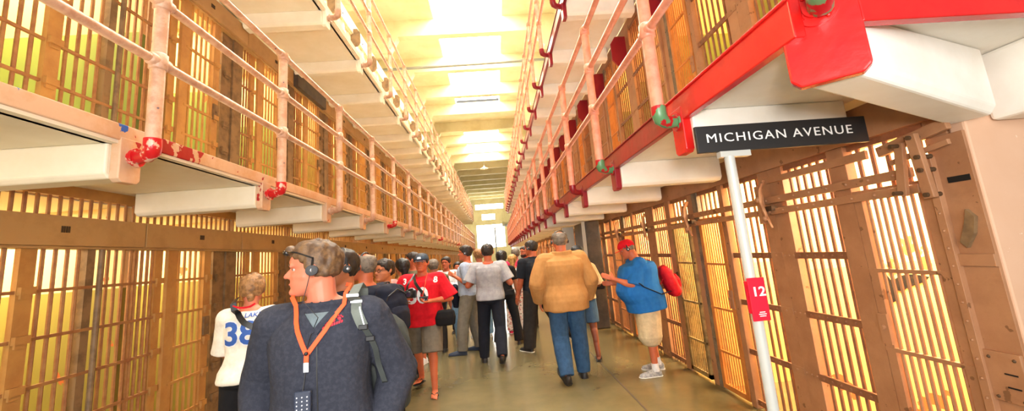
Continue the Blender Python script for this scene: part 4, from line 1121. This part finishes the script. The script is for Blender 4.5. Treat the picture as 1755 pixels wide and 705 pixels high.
def pack(name, R, label, p, size, m, m2, rz=0, tilt=0):
    """rounded backpack with front pocket; local origin at centre, +y is outward from the back"""
    root = held(name, R, p, label, 'backpack'); root.rotation_euler.z += rz
    w, d, hh = size
    S = Vol(); S.loft([(-hh/2, w*.36, d*.34, 0), (-hh*.46, w*.46, d*.46, 0), (-hh*.2, w*.5, d*.52, d*.03), (hh*.15, w*.49, d*.47, 0), (hh*.38, w*.42, d*.36, -d*.05), (hh*.48, w*.28, d*.22, -d*.1), (hh*.5, w*.12, d*.1, -d*.1)], 24, None, 2.8)
    remesh(S, 'main_compartment', .012, 2, m, root, disp=(.008, 9, 1))
    S = Vol(); S.loft([(-hh*.42, w*.30, d*.16, d*.42), (-hh*.36, w*.38, d*.24, d*.42), (-hh*.05, w*.38, d*.22, d*.42), (hh*.06, w*.30, d*.12, d*.40)], 20, None, 3)
    remesh(S, 'front_pocket', .010, 2, m2, root, disp=(.005, 12, 1))
    z = MB().tube([V(-w*.44, d*.2, hh*.05), V(-w*.36, d*.34, hh*.28), V(0, d*.36, hh*.40), V(w*.36, d*.34, hh*.28), V(w*.44, d*.2, hh*.05)], .005, 6); z.build('zip', SK['black'], root, smooth=True)
    MB().tube([V(-.03, -d*.2, hh*.48), V(-.025, -d*.2, hh*.54), V(.025, -d*.2, hh*.54), V(.03, -d*.2, hh*.48)], .007, 8).build('handle', SK['black'], root, smooth=True)
    return root
def camera_prop(R, p, label, sc_=1., rz=PI):
    c = held('camera', R, p, label, 'camera'); s = sc_
    m = MB().box((-.065*s, -.03*s, -.045*s), (.065*s, .03*s, .04*s)); m.prism([(-.03*s, .04*s), (-.02*s, .062*s), (.02*s, .062*s), (.03*s, .04*s)], .05*s, 'y', -.025*s); m.box((-.068*s, .0, -.045*s), (-.04*s, .045*s, .035*s))
    m.build('camera_body', SK['black'], c, bevel=.005)
    l = MB().tube([(0, .03*s, 0), (0, .045*s, 0), (0, .10*s, 0), (0, .105*s, 0)], [.034*s, .036*s, .036*s, .030*s], 20); lo = l.build('lens', SK['black'], c, smooth=True)
    MB().tube([(0, .1055*s, 0), (0, .107*s, 0)], .026*s, 18).build('glass', mat('lens_glass', (60, 50, 70), .05, spec=1), lo)
    return c

STAND = ((3, 0, 0), (3, 0, 0))
HANG = ((.22, .02, -1), (.10, .22, -1))
BACKHAND = ((.35, .05, -1), (-.30, .75, -.45))       # elbow out, forearm in front

# ---- 1 the young man in front
R = person('person', 'young man in dark fleece jacket, orange lanyard and headphones looking left in front', -.760, 1.86, 184, 1.75, .96, voxel=.006, sxy=1.12, headfwd=.014,
           yaw=-80, pitch=-1, heads=.93, arms=(((.36, -.36, -1), (-.24, .50, -1)), ((.40, -.36, -1), (-.24, .50, -1))), legs=((4, 3, 3), (4, -2, 2)),
           skin=SK['light'], hair=dict(m=HR['brown'], t=.011, hl=.186, nape=.062, side=.125, top=1.0, disp=(.009, 30, .5), extra=[((-.03, .085, .208), (.03, .085, .208), .016, .015), ((-.02, -.085, .17), (.02, -.085, .17), .022, .022)]),
           shirt=dict(m=C['fleece'], hem=.86, infl=.024, sleeve=2.0, wide=1.0, name='fleece_jacket', disp=(.010, 6, .6), collar=.020, sm=3, flare=.01),
           trousers=dict(m=C['jean']), shoes=dict(m=C['shoed'], sole=C['shoew']), headphones=-.012, shoulder=.95)
fm = R; h = R['h']; t = R['surf']()
T_ = lambda p: fm['proj'](t, p[0], p[1], True, .006)
zc = 1.445*h
# zip line, tee shirt in the collar, lanyard, logo, earphone cable
def vpatch(R, name, m, zt, zb, wt, cx, off, par=None):
    t = R['surf'](); mb = MB(); N = 8; vs = []
    for i in range(N+1):
        z = zt+(zb-zt)*i/N; w = wt*(1-i/N)+.002
        for k in range(7):
            vs.append(R['proj'](t, cx-w+2*w*k/6, z, True, off))
    mb.add(vs, [(i*7+k, i*7+k+1, (i+1)*7+k+1, (i+1)*7+k) for i in range(N) for k in range(6)])
    return mb.build(name, m, par or R['body'], smooth=True)
ZT = R['h']*1.452
ts = vpatch(R, 'tshirt', C['teal'], ZT-.004, ZT-.068, .052, -.012, .003); ts['label'] = 'grey teal tshirt in the open collar'
for s_ in (-1, 1):
    ribbon(R, [(-.012+s_*.060, ZT-.004), (-.012+s_*.030, ZT-.040), (-.012+s_*.003, ZT-.076)], 'collar_edge', C['fleece'], .024, off=.012)
for nm, pts in (('lanyard', [(.100, 1.515), (.085, 1.48), (.052, 1.39), (.012, 1.305)]), ('lanyard', [(-.118, 1.515), (-.104, 1.47), (-.052, 1.38), (.004, 1.305)])):
    s_ = 1 if pts[0][0] > 0 else -1
    ribbon(R, pts[1:], 'lanyard', C['orange'], .017, off=.010, extra0=[V(s_*.075, -.075, 1.545), V(s_*.110, -.02, 1.545), V(s_*.108, .05, 1.515)])
ribbon(R, [(.008, 1.305), (.008, 1.270)], 'lanyard_tab', C['orange'], .017, off=.014)
b_ = ribbon(R, [(.008, 1.272), (.008, 1.238)], 'lanyard_clip', C['reflect'], .018, off=.015)
pp = T_((.008, 1.305)); MB().ball(pp+V(0, .012, 0), .008, 10).build('lanyard_knot', SK['black'], R['body'], smooth=True)
dv = held('audio_guide', R, T_((.015, 1.105))+V(0, .022, 0), 'small black audio guide device with keypad hanging from the orange lanyard', 'audio player', math.radians(4))
dvb = MB().box((-.030, -.011, -.075), (.030, .011, .070)).build('casing', mat('device_shell', (48, 54, 70), .3), dv, bevel=.006)
kp = MB()
for r_ in range(5):
    for c_ in range(3): kp.ball((-.018+.018*c_, .0125, .050-.014*r_), .0028, 8)
kp.build('keypad', C['reflect'], dvb)
MB().box((-.022, .0105, -.050), (.022, .0125, -.022)).build('screen', mat('lcd', (120, 160, 150), .2), dvb)
cd = [T_((.010, 1.238))+V(0, .008, 0), T_((.012, 1.21))+V(0, .012, 0), T_((.015, 1.175))+V(0, .02, 0)]
MB().tube(cd, .0018, 6).build('cord', SK['black'], dv.parent or R['body'])
ear = R['HT'] @ V(-.0, 0, 0)
e0 = R['HT'] @ V(-.095, .0, .10); e0 = V(e0.x*1.12, e0.y*1.12, e0.z)
cab = [e0, e0+V(.008, .01, -.05), e0+V(.02, .02, -.11)] + [T_((-.02, 1.43)), T_((-.005, 1.38))+V(0, .004, 0), T_((.004, 1.33))+V(0, .014, 0)]
MB().tube(cab, .0016, 6).build('headphone_cable', SK['black'], R['body'])
ribbon(R, [(-.02, 1.45), (-.025, 1.30), (-.028, 1.10), (-.03, .92)], 'zip', SK['black'], .005, off=.002)
# red embroidered marks on chest and sleeve : a paw and two short rows
dm_ = []
redm = mat('red_embroidery', (216, 30, 50), .6)
tt = R['surf']()
def mark(cx, cz, w, hgt, slant):
    mb = MB(); vs = []
    for (a, b) in ((0, 0), (1, 0), (1, 1), (0, 1)): vs.append(R['proj'](tt, cx-w*a, cz+hgt*b+slant*a*w, True, .003))
    mb.add(vs, [(0, 1, 2, 3)]); return mb
lg = MB()
for i in range(9):
    q = mark(-.040-i*.0085, 1.385, .006, .009, .25); lg.add([v+V(0,0,i*.0022) for v in map(Vector, q.v)], [(0, 1, 2, 3)])
for i in range(5):
    q = mark(-.046-i*.0085, 1.399, .006, .008, .25); lg.add([v+V(0,0,i*.0022) for v in map(Vector, q.v)], [(0, 1, 2, 3)])
for dx, dz, r_ in ((0, 0, .008), (-.010, .006, .0035), (-.004, .011, .0035), (.004, .012, .0035), (.011, .008, .0035)):
    p_ = R['proj'](tt, -.098+dx, 1.417+dz, True, .002); lg.ball(p_, r_, 8, (1, .25, 1))
lg.build('embroidered_logo', redm, R['body'])
# sunglasses pushed up in the hair
g = MB(); HT = R['HT']; S14 = lambda v: V(v.x*1.12, v.y*1.12, v.z)
for sgn in (-1, 1): g.ball(S14(HT @ V(sgn*.032, .095, .200)), .019, 12, (1.0, .6, .7)); g.tube([S14(HT @ V(sgn*.05, .09, .202)), S14(HT @ V(sgn*.092, .05, .195)), S14(HT @ V(sgn*.096, -.01, .165))], .0035, 6)
g.tube([S14(HT @ V(-.014, .112, .203)), S14(HT @ V(.014, .112, .203))], .003, 6)
g.build('sunglasses', mat('dark_sunglasses', (30, 26, 26), .12, spec=1), R['body'], smooth=True)
# backpack with its shoulder strap
bp_ = pack('backpack', R, 'dark grey backpack on the back of the young man in front', V(-.15, -.30, 1.15), (.34, .24, .44), C['packgrey'], C['packgrey'], 0)
sp_ = ribbon(R, [(-.150, 1.50), (-.160, 1.44), (-.185, 1.375)], 'shoulder_strap', C['strapgrey'], .042, off=.012, extra0=[V(-.13, -.17, 1.44), V(-.14, -.12, 1.52), V(-.145, -.02, 1.545)])
ribbon(R, [(-.182, 1.38), (-.205, 1.33), (-.222, 1.27), (-.226, 1.20)], 'strap_webbing', C['packgrey'], .022, off=.010, extra1=[V(-.25, .0, 1.13), V(-.22, -.16, 1.04)])
for zz, ww in ((1.475, .052), (1.505, .05)):
    ribbon(R, [(-.154-.024, zz), (-.154+.024, zz+.002)], 'reflective_band', C['reflect'], .011, off=.016)
ribbon(R, [(-.172, 1.455), (-.185, 1.41), (-.192, 1.375)], 'reflective_piping', C['reflect'], .005, off=.016)
for xx, zz in ((-.186, 1.372), (-.207, 1.32)):
    p_ = T_((xx, zz)); MB().box((p_.x-.018, p_.y+.004, p_.z-.010), (p_.x+.018, p_.y+.016, p_.z+.010)).build('buckle', SK['black'], R['body'], bevel=.003)

# ---- 2 person with the 38 jersey
R = person('person', 'blond-bunned person seen from behind in white football jersey number 38, black trousers', -1.965, 3.42, 12, 1.61, 1.06, voxel=.008, female=True, sxy=1.06,
           yaw=12, pitch=-14, lean=4, arms=((( .16, .25, -1), (-.3, .9, .1)), ((.16, .25, -1), (-.3, .9, .1))), face=False,
           hair=dict(m=HR['dblond'], t=.018, nape=.03, disp=(.008, 30, .6), extra=[((.0, -.02, .235), (.012, -.04, .245), .034, .026), ((0, -.07, .05), (0, -.06, .03), .03, .02)]),
           shirt=dict(m=C['jersey'], hem=.90, infl=.026, sleeve=1.0, wide=1.4, name='jersey', disp=(.008, 7, .6)), trousers=dict(m=C['blackc'], wide=1.0), shoes=dict(m=C['shoed']))
h = R['h']; sx_ = 1.16
t38 = R['surf']()
decal(R, [('38', .245, -.03, 1.185, C['white'], 'number_outline', 1.0, .0045, .012), ('38', .235, -.03, 1.185, C['bluep'], 'number', 1.02, .008, .006),
          ('LAKE', .044, .05, 1.318, C['bluep'], 'name_lettering', 1.1, .006, .001)], front=False)
ribbon(R, [(-.075, 1.42), (-.06, 1.34), (.0, 1.27), (.08, 1.22), (.17, 1.18)], 'shoulder_strap', SK['black'], .042, front=False, off=.012, extra0=[V(-.10, .02, 1.45)], extra1=[V(.24, .05, 1.12)])
ribbon(R, [(-.075, 1.405), (-.04, 1.385), (0, 1.38), (.04, 1.385), (.075, 1.405)], 'lanyard', C['red'], .014, front=False, off=.012)

# ---- 3 hidden person directly behind the young man
R = person('person', 'ruddy person in navy top with headphones, half hidden behind the young man in front', -.995, 2.72, 120, 1.73, 1.0, voxel=.008, yaw=10, arms=(HANG, HANG), skin=SK['tan'],
           hair=dict(m=HR['dark'], t=.006), shirt=dict(m=C['navy'], infl=.016, collar=.03), trousers=dict(m=C['dkjean']), shoes=dict(m=C['shoed']), headphones=True)
# ---- 4 balding man in profile with a navy pack
R = person('person', 'man with shaved greying head and headphones in profile, dark navy top', -1.13, 3.75, 62, 1.725, 1.02, voxel=.009, yaw=12, pitch=4, lean=6, arms=(((.2, .3, -1), (-.1, .9, -.2)), ((.2, .3, -1), (-.1, .9, -.2))),
           skin=SK['ruddy'], hair=dict(m=HR['grey'], t=.005, hl=.21, bald=.7, disp=(.002, 30, 1)), shirt=dict(m=C['navy'], infl=.016), trousers=dict(m=C['blackc']), shoes=dict(m=C['shoed']), headphones=True, lanyard=None)
pack('backpack', R, 'rounded dark navy backpack worn by the man with shaved head', V(.0, -.24, 1.24), (.30, .20, .42), C['navy'], C['navy'], PI)
# ---- 5 woman with glasses and chequered pack
R = person('person', 'woman with glasses and dark pinned hair between navy backpack and red jersey', -1.22, 4.6, 150, 1.66, .95, voxel=.009, female=True, yaw=-5, arms=(((.25, .05, -1), (.1, .4, -1)), ((.25, .05, -1), (.1, .4, -1))), skin=SK['tan'],
           hair=dict(m=HR['dark'], t=.012, extra=[((0, -.1, .13), (0, -.1, .10), .03, .03)]), shirt=dict(m=C['blackc'], infl=.014, sleeve=.8), trousers=dict(m=C['blackc']), shoes=dict(m=C['shoed']), glasses=SK['black'])
pk = pack('backpack', R, 'chequered white and purple backpack beside the navy backpack', V(.0, .29, 1.20), (.30, .18, .42), C['plaid'], C['plaid'], 0)
stp = held('striped_bag', R, V(.04, .25, .90), 'black bag with thin white stripes under the chequered backpack', 'bag')
bg = MB().box((-.15, -.05, -.10), (.15, .05, .10)).build('bag_body', C['blackc'], stp, bevel=.02)
sm_ = MB()
for i in range(4): sm_.box((-.14, .0505, -.06+.035*i), (.14, .052, -.05+.035*i))
sm_.build('stripes', C['greytee'], bg)
# ---- 6 woman in dusty pink
R = person('person', 'dark-haired person in dusty pink top behind the left elbow of the red jersey man', -1.37, 6.15, 20, 1.66, .98, voxel=.010, female=True, face=False, yaw=20, arms=(HANG, HANG), skin=SK['tan'],
           hair=dict(m=HR['black'], t=.016, nape=.0, extra=[((0, -.07, .10), (0, -.075, -.05), .05, .035)]), shirt=dict(m=C['pink'], infl=.014, sleeve=.9), trousers=dict(m=C['dkjean']), shoes=dict(m=C['shoed']))
# ---- 7 man behind red man
R = person('person', 'tall man with sunglasses on his head behind the red jersey man, wearing white sneakers', -1.40, 7.1, 150, 1.77, 1.0, voxel=.010, yaw=-60, arms=(HANG, HANG), skin=SK['ruddy'],
           hair=dict(m=HR['dark'], t=.010), shirt=dict(m=C['olive'], infl=.014), trousers=dict(m=C['greyshort'], len=.9, infl=.03), shoes=dict(m=C['white'], sole=C['shoew']))
# ---- 8 red jersey man
R = person('person', 'man in red number 80 football jersey and blue cap walking towards the camera', -.99, 5.55, 176, 1.715, 1.16, 1.12, voxel=.007, sxy=1.12, belly=.03, skin=SK['ruddy'],
           arms=(((.50, .0, -1), (-.78, .72, .0), (-.8, .6, .0), (0, .2, 1), 1), ((.50, .0, -1), (-.62, .78, .22), (-.5, .8, .1), (-1, .1, .3), 1)), fist=(.4, .9),
           legs=((3, 14, 10, 4), (3, -14, 12, -4)), pitch=2, hair=dict(m=HR['dark'], t=.008), lanyard=None,
           shirt=dict(m=C['red'], hem=.83, infl=.035, sleeve=.95, wide=1.7, name='jersey', disp=(.008, 7, .6)), trousers=dict(m=C['greyshort'], len=1.0, infl=.030, wide=1.3, name='shorts'),
           shoes=dict(m=SK['black'], kind='sandal'), cap=dict(m=cloth('grey_blue_cap', (60, 74, 90)), brim=cloth('pale_blue_brim', (90, 120, 140)), patch=C['reflect']), headphones=False)
h = R['h']
decal(R, [('80', .27, .02, 1.19, C['white'], 'number', 1.05, .008, .007)], front=True)
decal(R, [('3', .10, .20, 1.375, C['white'], 'shoulder_number', 1.0, .006, .004), ('8', .10, -.20, 1.375, C['white'], 'shoulder_number', 1.0, .006, .004)], front=True)
A = R['A']; sc_ = 1.12
def handpos(i): p = A[i]['palm']; return V(p.x*sc_, p.y*sc_, p.z)
camera_prop(R, handpos(1)+V(-.05, .03, .045), 'black camera with big lens held by the man in red jersey', 1.05, 0)
ag = held('audio_guide', R, handpos(0)+V(.02, .02, .035), 'small dark audio guide in the left hand of the red jersey man', 'audio player', .3)
MB().box((-.055, -.025, -.010), (.055, .025, .010)).build('casing', SK['black'], ag, bevel=.004)
ribbon(R, [(.085, 1.425), (.03, 1.34), (-.06, 1.22), (-.10, 1.14)], 'camera_strap', SK['black'], .036, off=.012, extra0=[V(.095, 0, 1.47)])
ribbon(R, [(.10, 1.43), (.15, 1.32), (.155, 1.22)], 'neck_strap', SK['black'], .022, off=.012, extra0=[V(.09, 0, 1.47)])
ribbon(R, [(-.08, 1.43), (-.09, 1.35), (-.06, 1.22), (-.05, 1.13)], 'lanyard', C['orange'], .007, off=.014, extra0=[V(-.08, 0, 1.47)])
sb = held('shoulder_bag', R, V(-.30, .10, .90), 'dark shoulder bag hanging at the hip of the red jersey man', 'bag')
S = Vol(); S.loft([(-.10, .08, .05, 0), (-.09, .12, .065, 0), (.0, .135, .07, 0), (.07, .12, .06, 0), (.09, .09, .045, 0)], 20, None, 3); remesh(S, 'bag_body', .009, 2, C['blackc'], sb)
MB().tube([(.10, 0, .08), (.10, -.02, .30), (.04, -.06, .52)], .009, 6).build('strap', SK['black'], sb)
# ---- 9
R = person('person', 'person with greying hair and olive top just behind the cap of red jersey man', -1.16, 7.7, 10, 1.62, 1.0, voxel=.011, face=False, arms=(HANG, HANG), hair=dict(m=HR['grey'], t=.016), shirt=dict(m=C['olive'], infl=.014), trousers=dict(m=C['dktr']), shoes=dict(m=C['shoed']))
# ---- 10 woman in white jacket
R = person('person', 'woman in white jacket, ripped light jeans and pink grey sneakers facing the camera', -1.02, 8.5, 172, 1.66, .98, voxel=.009, female=True, yaw=-8, skin=SK['ruddy'],
           arms=(((.3, .15, -1), (-.5, .9, .2)), ((.3, .15, -1), (-.5, .9, .2))), legs=((8, 2, 2), (6, 8, 4)), hair=dict(m=HR['dark'], t=.012, extra=[((.0, -.08, .12), (0, -.09, .0), .05, .04)]),
           shirt=dict(m=C['white'], infl=.022, sleeve=1.9, name='jacket'), trousers=dict(m=C['ltjean']), shoes=dict(m=C['shoepink'], sole=C['shoed']), lanyard=C['red'])
camera_prop(R, V(.02, .36, 1.22), 'black camera held at the chest of the white jacket woman', .9, 0)
MB().tube([V(-.10, .0, 1.38), V(-.04, .13, 1.30), V(.0, .22, 1.25)], .01, 6).build('camera_strap', SK['black'], R['body'])
bb = held('shoulder_bag', R, V(-.24, .05, .92), 'black bag at the hip of the white jacket woman', 'bag'); S = Vol(); S.loft([(-.16, .08, .05, 0), (0, .12, .07, 0), (.14, .08, .05, 0)], 16, None, 3); remesh(S, 'bag_body', .012, 2, C['blackc'], bb)
# ---- 11
person('person', 'short person with dark hair peeking behind the shoulder of white jacket woman', -.90, 9.6, 180, 1.52, .95, voxel=.012, female=True, arms=(HANG, HANG), hair=dict(m=HR['dark'], t=.014), shirt=dict(m=C['pink'], infl=.014), trousers=dict(m=C['dkjean']), shoes=dict(m=C['shoed']))
# ---- 12 pale blue shirt man in profile
R = person('person', 'man in pale blue shirt and grey trousers with headphones, facing left', -.54, 7.5, 82, 1.83, 1.06, 1.05, voxel=.008, yaw=5, skin=SK['ruddy'], arms=(((.12, -.15, -1), (-.3, .75, .5)), ((.12, -.12, -1), (-.3, .7, -.5))),
           legs=((4, 10, 6), (3, -6, 2)), hair=dict(m=HR['dark'], t=.012), shirt=dict(m=C['ltblue'], infl=.020, sleeve=.9, hem=.93), trousers=dict(m=C['greytr'], infl=.02), shoes=dict(m=C['shoenavy'], sole=C['shoed']), headphones=True, lanyard=None)
ribbon(R, [(.08, 1.50), (.10, 1.38), (.05, 1.20)], 'camera_strap', C['navy'], .03, off=.014)
jk = held('jacket_bundle', R, V(.10, .26, 1.00), 'dark jacket hanging over the arm of the pale blue shirt man', 'jacket')
S = Vol(); S.loft([(-.24, .05, .04, 0), (-.1, .09, .06, 0), (.12, .08, .06, 0), (.16, .04, .03, 0)], 16); remesh(S, 'cloth', .012, 2, C['navy'], jk, disp=(.012, 14, .6))
# ---- 13 grey tee man from behind
R = person('person', 'man in light grey tshirt and dark jeans walking away, centre of the aisle', -.135, 6.72, -3, 1.80, 1.06, 1.08, voxel=.007, sxy=1.10, yaw=4, face=False, skin=SK['ruddy'],
           arms=(((.45, -.10, -1), (-.35, .9, .25)), ((.42, -.08, -1), (-.3, .9, .2))), legs=((4, 4, 4, 0), (3, -12, 26, -30)), hair=dict(m=HR['dark'], t=.010, nape=.045),
           shirt=dict(m=C['greytee'], infl=.028, sleeve=.80, hem=.91, wide=1.5), trousers=dict(m=C['dkjean'], infl=.016), shoes=dict(m=C['shoed'], sole=C['shoed']))
ribbon(R, [(-.075, 1.505), (-.03, 1.50), (.03, 1.50), (.075, 1.505)], 'lanyard', C['orange'], .014, front=False, off=.010)
HT = R['HT']; g = MB(); S14 = lambda v: V(v.x*1.12, v.y*1.12, v.z)
g.tube([S14(HT @ V(math.cos(a)*.088, -.01, .165+math.sin(a)*.075)) for a in np.linspace(0, PI, 13)], .006, 8); g.build('headband', C['reflect'], R['body'], smooth=True)
# ---- 14..18 heads further down
person('person', 'person with light brown hair and pale jeans behind the pale blue shirt man', -.36, 8.7, 20, 1.76, 1.0, voxel=.011, face=False, arms=(HANG, HANG), hair=dict(m=HR['dblond'], t=.018), shirt=dict(m=C['ltblue'], infl=.014), trousers=dict(m=C['ltjean']), shoes=dict(m=C['shoeg']))
person('person', 'black-haired woman in black flared trousers right behind the grey tshirt man', .10, 7.85, -5, 1.67, 1.0, voxel=.010, female=True, face=False, arms=(HANG, HANG), skin=SK['tan'], legs=((4, 0, 0), (10, 0, 0)), hair=dict(m=HR['black'], t=.022, extra=[((0, -.07, .10), (0, -.07, .02), .06, .045)]),
       shirt=dict(m=C['blackc'], infl=.014), trousers=dict(m=C['blackc'], bell=.035), shoes=dict(m=C['shoed']))
R = person('person', 'blond woman in white top and floral trousers in front of the bearded man', .34, 8.9, -8, 1.59, .98, voxel=.010, female=True, face=False, arms=(HANG, HANG), hair=dict(m=HR['blond'], t=.016, extra=[((0, -.07, .10), (0, -.08, .0), .05, .04)]),
       shirt=dict(m=C['white'], infl=.014), trousers=dict(m=C['floral'], infl=.025), shoes=dict(m=C['hotpink'], sole=C['shoew']))
person('person', 'grey-haired person in hot pink top far down the aisle', .50, 10.6, 0, 1.72, 1.0, voxel=.012, face=False, arms=(HANG, HANG), hair=dict(m=HR['grey'], t=.022), shirt=dict(m=C['hotpink'], infl=.014), trousers=dict(m=C['dktr']), shoes=dict(m=C['shoed']))
person('person', 'bearded man with glasses looking left beside the black tshirt man', .66, 9.4, 130, 1.76, 1.0, voxel=.010, skin=SK['ruddy'], arms=(HANG, HANG), hair=dict(m=HR['dark'], t=.010), beard=HR['dark'], glasses=SK['black'], shirt=dict(m=C['hotpink'], infl=.014), trousers=dict(m=C['dktr']), shoes=dict(m=C['shoed']))
person('person', 'distant person in brown top at the end of the crowd', .15, 12.5, 5, 1.72, 1.0, voxel=.014, face=False, arms=(HANG, HANG), hair=dict(m=HR['dark'], t=.014), shirt=dict(m=C['olive'], infl=.014), trousers=dict(m=C['dktr']), shoes=dict(m=C['shoed']))
# ---- 19 black tee man
R = person('person', 'man in black tshirt and dark trousers striding away between grey tshirt and tan jacket', .64, 7.12, 30, 1.82, 1.10, 1.1, voxel=.008, yaw=22, lean=3, skin=SK['ruddy'], face=True, arms=(((.15, .10, -1), (.05, .35, -1)), ((.15, -.05, -1), (.0, .4, -1))),
           legs=((3, 8, 2, 0), (3, -34, 24, -40)), hair=dict(m=HR['dark'], t=.007, nape=.05), shirt=dict(m=C['blktee'], infl=.018, sleeve=.85, collar=.03), trousers=dict(m=C['dktr'], infl=.03), shoes=dict(m=C['shoed'], sole=C['shoew']), headphones=True)
# ---- 20 tan jacket man
R = person('person', 'balding man in loose tan jacket and blue jeans walking away', .865, 5.50, 3, 1.86, 1.16, 1.16, voxel=.007, sxy=1.15, yaw=2, face=False, skin=SK['ruddy'], belly=.02,
           arms=(((.36, -.05, -1), (-.12, .55, -1)), ((.36, -.05, -1), (-.12, .55, -1))), legs=((1, -3, 26, -26), (3, 3, 3, 0)),
           hair=dict(m=HR['grey'], t=.008, bald=.75, nape=.05, disp=(.003, 30, 1)), shirt=dict(m=C['tanj'], infl=.034, sleeve=2.0, wide=1.15, hem=.81, name='jacket', disp=(.014, 6, .5), collar=.045, flare=.02),
           trousers=dict(m=C['jean'], infl=.018), shoes=dict(m=C['shoed']), headphones=True)
# ---- 21 woman beyond him
R = person('person', 'woman in cream top and denim shorts half hidden behind the tan jacket man', 1.25, 6.35, -5, 1.65, 1.05, voxel=.009, female=True, face=False, skin=SK['brown'], arms=(((.3, .1, -1), (-.3, .8, -.2)), ((.35, .0, -1), (-.3, .8, -.1))), legs=((2, 6, 4), (3, -6, 8, -8)),
           hair=dict(m=HR['black'], t=.014), shirt=dict(m=C['creamtop'], infl=.022, sleeve=1.0, wide=1.5), trousers=dict(m=C['denimsh'], len=.85, infl=.02, name='shorts'), shoes=dict(m=C['shoed'], kind='sandal'))
hb = held('handbag', R, V(.30, .10, 1.10), 'dark handbag at the elbow of the woman in cream top', 'bag'); S = Vol(); S.loft([(-.12, .08, .05, 0), (0, .10, .06, 0), (.10, .06, .04, 0)], 16, None, 3); remesh(S, 'bag_body', .011, 2, C['blackc'], hb)
# ---- 22 man in blue
R = person('person', 'heavy man in blue shirt, beige shorts and red cap leaning at the bars', 1.885, 5.42, 84, 1.70, 1.44, 1.27, voxel=.008, sxy=1.08, lean=7, yaw=-6, pitch=-22, belly=.11, skin=SK['ruddy'], shoulder=.80, heads=1.0,
           arms=(((.15, .35, -1), (-.1, 1.0, .45)), ((.15, .10, -1), (-.15, .9, .1))), legs=((3, 2, 3), (4, -5, 3)), hair=dict(m=HR['grey'], t=.005, nape=.05, disp=(.002, 30, 1)),
           shirt=dict(m=C['bluetee'], infl=.024, sleeve=.95, wide=1.8, hem=.80, flare=-.0, disp=(.007, 6, .6)), trousers=dict(m=C['beige'], len=1.12, infl=.045, infl_top=.008, wide=1.5, hemw=1.2, name='shorts'),
           shoes=dict(m=C['shoeg'], sole=C['shoew'], sock=C['white']), cap=dict(m=C['red'], brim=C['red']), headphones=True)
bk_ = held('backpack', R, V(-.02, -.335, 1.12), 'bright red sling backpack on the back of the blue shirt man', 'backpack', PI)
S = Vol(); S.loft([(-.20, .10, .05, 0), (-.16, .15, .075, 0), (0, .165, .085, 0), (.12, .14, .075, 0), (.20, .07, .04, 0)], 24, Matrix.Rotation(.35, 4, 'X'), 2.6); rb = remesh(S, 'main_compartment', .009, 2, C['packred'], bk_, disp=(.006, 12, 1))
S = Vol(); S.loft([(-.12, .07, .03, .08), (-.02, .10, .045, .085), (.05, .08, .03, .08)], 18, Matrix.Rotation(.35, 4, 'X'), 2.8); remesh(S, 'front_pocket', .008, 2, C['packred'], bk_)
MB().tube([V(-.08, .10, .06), V(0, .125, .10), V(.08, .10, .06)], .004, 6).build('zip', SK['black'], bk_)
t = R['surf']()
pts = []
for (yy, zz) in ((-.16, .98), (-.06, 1.03), (.06, 1.09), (.12, 1.14)):
    hit = t.ray_cast(V(-1.2, yy, zz), V(1, 0, 0)); pts.append((hit[0]+V(-.008, 0, 0)) if hit[0] else V(-.3, yy, zz))
MB().tube([V(-.15, -.30, 1.0)]+pts, .02, 8, flat=.35).build('sling_strap', SK['black'], R['body'], smooth=True)
pts = []
for (yy, zz) in ((-.20, 1.22), (-.10, 1.34), (.0, 1.40)):
    hit = t.ray_cast(V(-.10, yy, 2.2), V(0, 0, -1)); pts.append((hit[0]+V(0, 0, .008)) if hit[0] else V(-.1, yy, zz))
MB().tube([V(-.06, -.30, 1.24)]+pts, .014, 8, flat=.35).build('sling_strap', C['packred'], R['body'], smooth=True)
